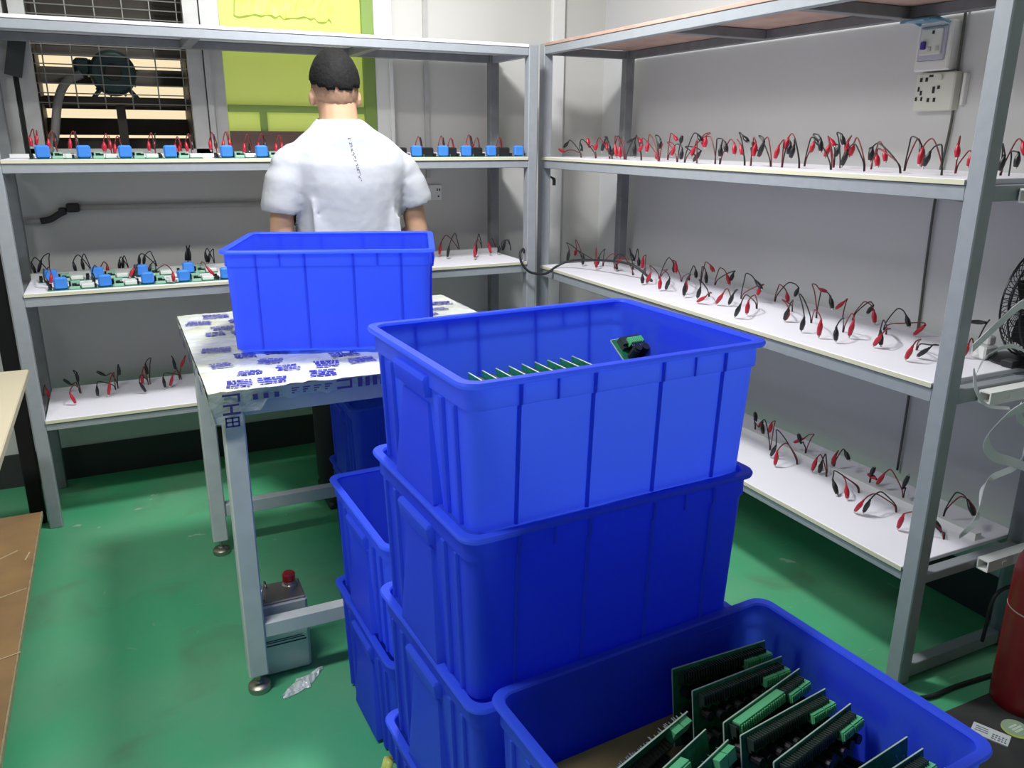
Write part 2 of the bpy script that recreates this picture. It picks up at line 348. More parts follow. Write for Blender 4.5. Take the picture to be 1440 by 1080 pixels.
# square plastic ducts lying along the near end rails of the right rack
def duct(y, x0, z, label, cat='cable duct'):
    t = thing('cable_duct', label, cat, (x0, y, z))
    x1 = 2.40; a = .034; wl = .004
    MB().box(x0, x1, y, y+a, z, z+wl).box(x0, x1, y, y+a, z+a-wl, z+a).box(x0, x1, y, y+wl, z+wl, z+a-wl).box(x0, x1, y+a-wl, y+a, z+wl, z+a-wl).build('trunking', WHITE, t)
    for x in (x0+.06, x0+.2): MB().rbox(x, x+.016, y-.002, y, z+.012, z+.022, .0005).build('clip_tab', CREAM, t)
duct(1.254, 2.10, .325, 'white hollow square plastic duct at the end of the lowest right shelf')
duct(1.254, 1.97, .842, 'cream plastic duct hung on the end of the middle right shelf')
duct(1.254, 1.985, 1.352, 'cream plastic duct hung on the end of the top clip shelf at right')
# ================================================================== CRATES
def rr_ring(hx, hy, r, z, n=5):
    o = []
    for cx, cy, a0 in ((hx-r, hy-r, 0), (-hx+r, hy-r, 90), (-hx+r, -hy+r, 180), (hx-r, -hy+r, 270)):
        for i in range(n+1):
            a = R(a0+90*i/n); o.append((cx+r*math.cos(a), cy+r*math.sin(a), z))
    return o
CRATES = {}
def crate(label, c, rz, L, W, H, group, name='storage_crate'):
    t = thing(name, label, 'crate', c, rz, group)
    key = (round(L, 3), round(W, 3), round(H, 3))
    if key in CRATES:
        for nm, me in CRATES[key]: inst(nm, me, t)
        return t
    hx, hy = L/2-.0135, W/2-.0135            # wall line at the top
    tp = .010; th = .0045; band = .046
    def at_(z): k = tp*(1-z/H); return hx-k, hy-k
    parts = []
    ox, oy = at_(0); bx, by = at_(H-band)
    rings = [rr_ring(ox-.012, oy-.012, .02, 0), rr_ring(ox, oy, .022, .008), rr_ring(bx, by, .024, H-band), rr_ring(bx+.0045, by+.0045, .026, H-band+.002), rr_ring(hx+.003, hy+.003, .028, H-.006),
             rr_ring(hx-th+.002, hy-th+.002, .024, H-.004), rr_ring(bx-th, by-th, .02, H-band), rr_ring(ox-th, oy-th, .018, .012), rr_ring(ox-.02, oy-.02, .012, .007)]
    parts.append(MB().loft(rings).build('body', BLUE, t, local=True, auto=35))
    rim = [rr_ring(hx+.0015, hy+.0015, .026, H-.009), rr_ring(hx+.0125, hy+.0125, .03, H-.009), rr_ring(hx+.014, hy+.014, .031, H-.004), rr_ring(hx+.012, hy+.012, .03, H), rr_ring(hx-.002, hy-.002, .024, H), rr_ring(hx-.004, hy-.004, .022, H-.004)]
    m = MB(); m.loft(rim, cap=False); n = len(rim[0]); k = 0
    for j in range(n): m.f.append((5*n+j, 5*n+(j+1) % n, (j+1) % n, j))
    parts.append(m.build('rim', BLUE, t, local=True, auto=40))
    def side_rib(x, sg, z0, z1, wd, pr):
        vs = []
        for z in (z0, z1):
            y = at_(z)[1]; e = (pr+(.0045 if z > H-band+.001 else 0))
            vs += [(x-wd/2, sg*(y-.001), z), (x+wd/2, sg*(y-.001), z), (x+wd/2-.001, sg*(y+e), z), (x-wd/2+.001, sg*(y+e), z)]
        parts.append(MB().loft([vs[:4], vs[4:]]).build('rib', BLUE, t, local=True))
    def end_rib(y, sg, z0, z1, wd, pr):
        vs = []
        for z in (z0, z1):
            x = at_(z)[0]; e = (pr+(.0045 if z > H-band+.001 else 0))
            vs += [(sg*(x-.001), y-wd/2, z), (sg*(x-.001), y+wd/2, z), (sg*(x+e), y+wd/2-.001, z), (sg*(x+e), y-wd/2+.001, z)]
        parts.append(MB().loft([vs[:4], vs[4:]]).build('rib', BLUE, t, local=True))
    for sg in (-1, 1):
        for fx in (-.335, -.112, .112, .335):
            side_rib(fx*L, sg, .01, H-band, .0065, .0035); side_rib(fx*L, sg, H-band+.002, H-.010, .0065, .0025)
        for fx in (-.225, .225): side_rib(fx*L, sg, H-band+.002, H-.010, .004, .002)
        for fy in (-.36, -.25, .25, .36): end_rib(fy*W, sg, .01, H-band, .014 if abs(fy) < .3 else .008, .006)
    for sg in (-1, 1):
        zt, zb = H*.70, .012; xt, xb = at_(zt)[0], at_(zb)[0]
        e = MB().loft([[(sg*(xb-.001), -.19*W, zb), (sg*(xb-.001), .19*W, zb), (sg*(xb+.017), .19*W, zb), (sg*(xb+.017), -.19*W, zb)],
                       [(sg*(xt-.001), -.125*W, zt), (sg*(xt-.001), .125*W, zt), (sg*(xt+.004), .125*W, zt), (sg*(xt+.004), -.125*W, zt)]])
        parts.append(e.build('end_panel', BLUE, t, local=True))
        z2, z3 = H*.755, H*.755+.034; x2 = at_(z2)[0]
        h = MB().loft([[(sg*(x2-.001), -.15*W, z2), (sg*(x2-.001), .15*W, z2), (sg*(x2+.012), .15*W, z2), (sg*(x2+.012), -.15*W, z2)],
                       [(sg*(x2), -.15*W, z3-.006), (sg*(x2), .15*W, z3-.006), (sg*(x2+.016), .15*W, z3-.006), (sg*(x2+.016), -.15*W, z3-.006)],
                       [(sg*(x2), -.148*W, z3), (sg*(x2), .148*W, z3), (sg*(x2+.012), .147*W, z3), (sg*(x2+.012), -.147*W, z3)]])
        parts.append(h.build('handle', BLUE, t, local=True))
    CRATES[key] = [(p.name.split('.')[0], p.data) for p in parts]
    return t
ML, MW = .580, .438
MC = (.681, 1.219)
crate('blue plastic crate at the bottom of the tall central stack', (MC[0], MC[1], 0), R(3.0), ML, MW, .322, 'blue crates of the central stack')
crate('blue plastic crate third from the top in the tall central stack', (MC[0]+.002, MC[1]-.003, .312), R(3.4), ML, MW, .322, 'blue crates of the central stack')
crate('dark blue crate second from the top in the tall central stack', (MC[0], MC[1], .622), R(2.6), ML, MW, .308, 'blue crates of the central stack')
crate('open bright blue crate of upright circuit boards topmost in the central stack', (MC[0]+.001, MC[1]+.001, .920), R(2.6), ML, MW, .25, 'blue crates of the central stack')
crate('lower blue crate of the short stack between table leg and central stack', (.73, 1.80, 0), R(2.2), .60, .462, .322, 'blue crates of the short stack')
crate('open empty upper blue crate of the short stack behind the central stack', (.732, 1.803, .312), R(2.0), .60, .462, .314, 'blue crates of the short stack')
crate('blue crate underneath the foreground crate full of circuit boards', (.752, .782, 0), R(3.7), .602, .470, .322, 'blue crates in the foreground')
crate('open blue crate in the foreground full of green circuit boards', (.752, .782, .332), R(3.7), .602, .470, .322, 'blue crates in the foreground')
crate('open empty blue crate standing on the film covered table', (.5855, 2.4475, .908), R(-19.2), .59, .462, .29, 'blue crate on the table')
crate('blue crate in deep shadow on the floor under the table', (.92, 2.72, 0), 0, .60, .40, .322, 'blue crates under the table')
crate('upper blue crate in deep shadow stacked under the table top', (.92, 2.722, .312), 0, .60, .40, .314, 'blue crates under the table')
# yellow bag peeping out under the lowest handle of the central stack
yb = thing('yellow_bag', 'yellow green plastic bag squeezed beside the foot of the central stack', 'bag', (.372, 1.36, 0))
ys = []
for i, (z, hw, x) in enumerate(((.002, .030, .358), (.06, .036, .356), (.12, .034, .360), (.18, .028, .364), (.225, .020, .370), (.25, .014, .376))):
    ys.append([(x+.013*math.cos(a)*(1 if i < 4 else .7), 1.365+hw*math.sin(a), z+.004*math.sin(3*a)) for a in [2*math.pi*j/14 for j in range(14)]])
MB().loft(ys).build('bag', mat('yellow_green_film', (.55, .60, .16), .4, trans=.3), yb, smooth=True)
MB().tube([(.364, 1.352, .228), (.378, 1.352, .230)], .006, 6).build('tie', WHITE, yb)
# ================================================================== CIRCUIT BOARDS
CAPM = mat('black_capacitor', (.014, .014, .016), .35)
PIN = mat('solder_pins', (.55, .56, .55), .3, .9)
_bm = {}
def pcb_mesh(kind, w, h):
    """parts of an upright board, local: bottom centre at origin, components towards -Y"""
    k = (kind, round(w, 3), round(h, 3))
    if k in _bm: return _bm[k]
    P = []
    P.append(('board', MB().box(-w/2, w/2, -.001, .001, 0, h).mesh('board'), PCB))
    P.append(('board_edge', MB().box(-w/2, w/2, -.0012, .0012, h, h+.0012).box(-w/2-.001, -w/2, -.0012, .0012, 0, h).mesh('board_edge'), PCBE))
    if kind in ('caps', 'combs', 'twin'):
        c = MB(); rnd = random.Random(int(w*1000)+len(kind))
        for i in range(9):
            for j in range(3):
                x = -w/2+.022+i*(w-.044)/8; zz = h-.045-j*.045+rnd.uniform(-.004, .004); l = .018+.012*rnd.random()
                c.cyl((x, -.001, zz), (x, -.001-l, zz), .0085, n=10)
        P.append(('capacitor_bank', c.mesh('capacitor_bank'), CAPM))
        c = MB()
        for i in range(34): x = -w/2+.012+i*(w-.024)/33; c.box(x-.0012, x+.0012, -.016, -.001, h-.024, h-.006); c.box(x-.001, x+.001, -.010, -.001, h-.030, h-.024)
        P.append(('pin_comb', c.mesh('pin_comb'), mat('dark_comb_plastic', (.03, .045, .035), .4)))
    if kind in ('caps', 'twin', 'combs'):
        for q in range(2):
            c = MB(); x0 = w/2-.062+q*.031
            c.box(x0, x0+.029, -.022, -.002, h-.030, h-.014)
            for i in range(6): c.box(x0+.001+i*.0048, x0+.0038+i*.0048, -.0245, -.022, h-.0285, h-.016)
            P.append(('terminal_block', c.mesh('terminal_block'), TERM))
        c = MB()
        for i in range(12): x = w/2-.06+i*.0051; c.box(x-.0008, x+.0008, -.0205, -.0195, h-.036, h-.030)
        P.append(('pins', c.mesh('pins'), PIN))
    if kind in ('terminal', 'twin'):
        c = MB(); c.box(-w/2+.02, w/2-.075, -.017, -.002, h-.024, h-.004)
        for i in range(20): x = -w/2+.022+i*(w-.1)/19; c.box(x, x+.0032, -.0195, -.017, h-.022, h-.007)
        P.append(('long_terminal', c.mesh('long_terminal'), TERM))
        c = MB()
        for i in range(16): x = -w/2+.02+i*(w-.04)/15; c.cyl((x, -.001, h-.06), (x, -.022, h-.06), .006, n=8); c.cyl((x, -.001, h-.09), (x, -.02, h-.09), .006, n=8)
        P.append(('capacitor_bank', c.mesh('capacitor_bank'), CAPM))
    if kind == 'pins':
        c = MB(); rnd = random.Random(4)
        for i in range(30):
            for j in range(5): x = -w/2+.008+i*(w-.016)/29; zz = h-.008-j*.022+rnd.uniform(-.004, .004); c.box(x-.0007, x+.0007, .001, .006+.006*rnd.random(), zz-.0007, zz+.0007)
        P.append(('solder_pins', c.mesh('solder_pins'), PIN))
        c = MB()
        for q in range(2): c.box(w/2-.05+q*.024, w/2-.028+q*.024, -.014, -.001, h-.026, h-.004)
        P.append(('terminal_block', c.mesh('terminal_block'), TERM))
        c = MB()
        for i in range(14): x = -w/2+.015+i*(w-.07)/13; c.cyl((x, -.001, h-.03), (x, -.018, h-.03), .0055, n=8); c.cyl((x, -.001, h-.055), (x, -.022, h-.055), .0065, n=8)
        P.append(('capacitor_bank', c.mesh('capacitor_bank'), CAPM))
    if kind == 'back':
        c = MB(); rnd = random.Random(9)
        for i in range(22):
            x = -w/2+.01+i*(w-.02)/21; c.tube([(x, .001, h-.02), (x+.003, .012, h-.012), (x+.006, .013, h-.03), (x+.006, .001, h-.036)], .0012, 5)
        P.append(('leg_wires', c.mesh('leg_wires'), BLACK))
        c = MB()
        for i in range(40): x = rnd.uniform(-w/2+.01, w/2-.01); zz = h-.01-rnd.random()*.14; c.box(x-.0012, x+.0012, -.0018, -.001, zz-.0012, zz+.0012)
        P.append(('solder_dots', c.mesh('solder_dots'), PIN))
    for nm, me, m_ in P: me.materials.append(m_)
    _bm[k] = P; return P
def pcb(label, top, w, h, tilt, rz, kind, group):
    """top = world point at the middle of the upper edge"""
    M = Euler((R(-tilt), 0, R(rz)), 'XYZ').to_matrix()
    o = Vector(top)-M @ Vector((0, 0, h))
    t = thing('circuit_board', label, 'circuit board', o, group=group, rot=(R(-tilt), 0, R(rz)))
    for nm, me, m_ in pcb_mesh(kind, w, h):
        q = inst(nm, me, t)
        if nm in ('capacitor_bank', 'pin_comb', 'pins', 'solder_pins', 'leg_wires', 'solder_dots'): q['kind'] = 'stuff'
    return t
G = 'circuit boards in the foreground crate'
def mid(a, b, z): return ((a[0]+b[0])/2, (a[1]+b[1])/2, z)
pcb('rearmost green circuit board leaning on the far wall of the foreground crate', mid((.776, .962), (.980, .958), .615), .205, .235, 9, -1, 'caps', G)
pcb('second green circuit board from the back in the foreground crate', mid((.776, .905), (.98, .914), .61), .205, .24, 9, 2.5, 'caps', G)
pcb('third board from the back with long bright green terminal strip in foreground crate', mid((.78, .829), (.995, .885), .60), .22, .22, 8, 14, 'twin', G)
pcb('fourth board from the back with black capacitor rows in the foreground crate', mid((.786, .796), (.993, .823), .60), .209, .235, 10, 7.5, 'combs', G)
pcb('fifth board with bright green corner terminal in the foreground crate', mid((.793, .730), (1.003, .777), .60), .215, .235, 10, 12.6, 'combs', G)
pcb('sixth board showing its solder side with black wire legs in foreground crate', mid((.82, .655), (1.02, .682), .60), .205, .235, 8, 7.5, 'back', G)
pcb('seventh board near the front right corner of the foreground crate', mid((.835, .632), (1.02, .652), .60), .19, .235, 10, 7, 'combs', G)
pcb('frontmost board with green terminal block in the foreground crate', mid((.86, .592), (1.015, .610), .60), .16, .235, 10, 7, 'terminal', G)
pcb('leftmost board bristling with solder pins in the foreground crate', mid((.575, .82), (.744, .877), .60), .18, .225, -16, 18.6, 'pins', G)
pcb('left board with long pale green terminal strip in the foreground crate', mid((.600, .778), (.745, .831), .60), .155, .225, 14, 19.8, 'terminal', G)
pcb('left board with small terminals just behind the green strip in foreground crate', mid((.66, .765), (.765, .803), .592), .12, .215, 14, 19.5, 'pins', G)
cbm = MB().rbox(-.21, .21, -.10, .10, 0, .004, .001, Matrix.Translation((.70, .895, .44)) @ Matrix.Rotation(R(3.7), 4, 'Z') @ Matrix.Rotation(R(34), 4, 'X')).build('cardboard_sheet', mat('brown_cardboard', (.30, .20, .09), .8, 0, .2, 20))
tag(cbm, 'brown cardboard sheet against the far wall inside the foreground crate', 'cardboard')
G = 'circuit boards in the topmost crate'
for i in range(9):
    x = .560+i*.0298
    pcb(ORD[i]+' upright circuit board from the left in the topmost crate', (x+.006, 1.285+.003*i, 1.072), .15, .125, 3, 92, 'caps', G)
pcb('flat green board lying apart at the right in the topmost crate', (.925, 1.375, 1.10), .085, .10, 52, 9, 'caps', G)
# ================================================================== TABLE
tb = thing('work_table', 'white work table wrapped in blue printed plastic film with steel legs', 'table', (.63, 2.48, 0))
TX0, TX1, TY0, TY1, TZ = .165, 1.10, 2.02, 2.955, .896
MB().rbox(TX0, TX1, TY0, TY1, .862, TZ-.002, .004).build('table_top', TABLEW, tb)
for (x, y) in ((TX0+.012, TY0+.008), (TX1-.065, TY0+.008), (TX0+.012, TY1-.062), (TX1-.065, TY1-.062)):
    lg = MB().rbox(x, x+.053, y, y+.053, .058, .862, .004).build('leg', TABLEW, tb)
    f = MB().cyl((x+.027, y+.027, .012), (x+.027, y+.027, .06), .006, n=10).build('levelling_bolt', BRASS, lg)
    MB().lathe([(.03, 0), (.031, .004), (.031, .016), (.026, .021), (.012, .024), (.009, .03)], (x+.027, y+.027, .001), 24).build('foot_pad', BRASS, lg, auto=40)
    f2 = None
MB().rbox(TX0+.065, TX1-.065, TY0+.012, TY0+.05, .822, .862, .002).build('apron', TABLEW, tb)
MB().rbox(TX0+.065, TX1-.065, TY1-.05, TY1-.012, .822, .862, .002).build('apron', TABLEW, tb)
MB().rbox(TX0+.018, TX0+.055, TY0+.06, TY1-.06, .822, .862, .002).build('apron', TABLEW, tb)
MB().rbox(TX0+.065, TX1-.065, TY0+.014, TY0+.052, .172, .216, .002).build('stretcher', TABLEW, tb)
MB().rbox(TX0+.065, TX1-.065, TY1-.052, TY1-.014, .150, .198, .002).build('stretcher', TABLEW, tb)
# film: bumpy sheet with draped rim
FILM = mat('white_plastic_film', (.60, .62, .60), .2, 0, .6, 11, .9, (.50, .52, .32), spec=.6)
nx, ny = 64, 64; fm = MB(); rnd = random.Random(11)
ov = .018
def film_h(u, v):
    return .0005+.0032*abs(math.sin(7*u+3*v)*math.sin(5*v-2*u))+.0036*rnd.random()**2
for j in range(ny+1):
    for i in range(nx+1):
        x = TX0-ov+(TX1-TX0+2*ov)*i/nx; y = TY0-ov+(TY1-TY0+2*ov)*j/ny
        dx = max(TX0-x, x-TX1, 0); dy = max(TY0-y, y-TY1, 0); z = TZ+film_h(i/nx*3, j/ny*3)
        fm.v.append(Vector((x, y, z)))
for j in range(ny):
    for i in range(nx): a = j*(nx+1)+i; fm.f.append((a, a+1, a+nx+2, a+nx+1))
# drape strips hanging from the border
def drape(pts, outn, deep):
    k = len(fm.v); m_ = 4; n = len(pts)
    for q in range(m_+1):
        for p, d in zip(pts, deep):
            f = q/m_; fm.v.append(Vector((p[0]+outn[0]*(.002+.004*rnd.random())*(1-f*.5)-outn[0]*.012*f, p[1]+outn[1]*(.002+.004*rnd.random())-outn[1]*.012*f, TZ+.003-d*f)))
    for q in range(m_):
        for i in range(n-1): a = k+q*n+i; fm.f.append((a, a+1, a+n+1, a+n))
N_ = 40
drape([(TX0-ov+(TX1-TX0+2*ov)*i/N_, TY0-ov) for i in range(N_+1)], (0, -1), [.085 if i < 3 else .060 if i < 6 else .026+.012*math.sin(i*1.7)+.006*rnd.random() for i in range(N_+1)])
drape([(TX0-ov, TY0-ov+(TY1-TY0+2*ov)*i/N_) for i in range(N_+1)], (-1, 0), [.085 if i < 3 else .045+.015*math.sin(i*1.1)+.008*rnd.random() for i in range(N_+1)])
drape([(TX0-ov+(TX1-TX0+2*ov)*i/N_, TY1+ov) for i in range(N_+1)], (0, 1), [.04+.01*rnd.random() for i in range(N_+1)])
drape([(TX1+ov, TY0-ov+(TY1-TY0+2*ov)*i/N_) for i in range(N_+1)], (1, 0), [.04+.01*rnd.random() for i in range(N_+1)])
film = fm.build('plastic_film', FILM, tb, auto=50)
INK = mat('blue_violet_print', (.055, .05, .30), .35)
INKD = mat('dark_navy_print', (.03, .03, .16), .35)
pr = MB(); rnd = random.Random(21)
def zfilm(x, y): return TZ+.0062
def block(cx, cy, ang, w_, h_, rows, M0=None):
    for r_ in range(rows):
        yy = -h_/2+h_*(r_+.5)/rows; x = -w_/2+rnd.uniform(0, .008)
        while x < w_/2:
            l = rnd.uniform(.006, .02)
            c, s = math.cos(ang), math.sin(ang); hh = h_/rows*.36
            q = [(x, yy-hh), (min(x+l, w_/2+.006), yy-hh), (min(x+l, w_/2+.006), yy+hh), (x, yy+hh)]
            k = len(pr.v)
            for a, b in q: pr.v.append(Vector((cx+a*c-b*s, cy+a*s+b*c, zfilm(0, 0))))
            pr.f.append((k, k+1, k+2, k+3)); x += l+.0022
for i in range(9):
    for j in range(10):
        if rnd.random() < .12: continue
        x = TX0+.05+i*.105+rnd.uniform(-.018, .018)+(j % 2)*.045; y = TY0+.03+j*.096+rnd.uniform(-.014, .014)
        if x > TX1-.04 or y > TY1-.04: continue
        block(x, y, rnd.uniform(-.25, .12), rnd.uniform(.055, .085), rnd.uniform(.045, .07), rnd.choice((3, 4, 4, 5)))
pr.build('printed_lettering', INK, tb, kind='stuff')
# lettering hanging on the corner: character strokes and bar row on the front drape
gl = MB()
def fr(x0, x1, z0, z1, y=TY0-.0235): gl.box(x0, x1, y-.0006, y, z0, z1)
cx = .196
fr(cx-.018, cx+.024, .888, .893); fr(cx+.018, cx+.024, .872, .888)
fr(cx-.018, cx+.020, .862, .867); fr(cx-.002, cx+.004, .846, .862); fr(cx-.020, cx+.022, .840, .846)      # 工
for q in range(3): fr(cx-.016, cx+.018, .808+q*.011, .812+q*.011)
for q in range(3): fr(cx-.016+q*.015, cx-.012+q*.015, .808, .834)                                          # 皿-like block
for q in range(3): fr(.25+q*.026, .262+q*.026, .872, .886)
fr(.46, .50, .872, .878); fr(.494, .50, .878, .892); fr(.46, .50, .892, .897)
for q in range(7): fr(.515+q*.02, .527+q*.02, .872, .897)
for q in range(4):
    for k in range(3): fr(.345+q*.028, .352+q*.028+.006*k, .876+k*.006, .879+k*.006)
for q in range(5): gl.box(TX0-.0245, TX0-.024, 2.10+q*.17, 2.16+q*.17, .868, .873); gl.box(TX0-.0245, TX0-.024, 2.10+q*.17, 2.15+q*.17, .877, .882); gl.box(TX0-.0245, TX0-.024, 2.105+q*.17, 2.16+q*.17, .886, .891)
gl.build('edge_lettering', INKD, tb, kind='stuff')
# can under the table
cn = thing('metal_can', 'white rectangular metal can with red cap on the floor behind the table leg', 'can', (.28, 2.155, 0))
CANW = mat('white_can_enamel', (.55, .60, .60), .35, .2, .1, 6)
MB().rbox(.195, .362, 2.098, 2.215, 0, .232, .008).build('body', CANW, cn, auto=40)
MB().rbox(.199, .358, 2.102, 2.211, .228, .236, .003).build('lid_plate', mat('bare_tin', (.30, .27, .25), .35, .8), cn)
MB().box(.20, .358, 2.0965, 2.098, .158, .178).build('label_band', mat('navy_label', (.02, .025, .06), .5), cn)
MB().box(.20, .350, 2.0965, 2.098, .098, .101).box(.215, .345, 2.0965, 2.098, .108, .110).box(.225, .34, 2.0965, 2.098, .114, .116).build('label_line', MATS['navy_label'], cn)
MB().lathe([(.022, 0), (.022, .012), (.017, .014), (.017, .022)], (.325, 2.165, .236), 18).build('spout', CHROME, cn, auto=40)
MB().lathe([(.018, 0), (.019, .022), (.015, .027)], (.325, 2.168, .256), 16).build('cap', mat('red_cap_plastic', (.40, .01, .02), .4), cn, auto=40)
MB().tube(catmull([(.245, 2.12, .237), (.242, 2.125, .262), (.252, 2.15, .272), (.258, 2.18, .262), (.262, 2.19, .237)], 4), .003, 6).build('carry_handle', CHROME, cn, smooth=True)
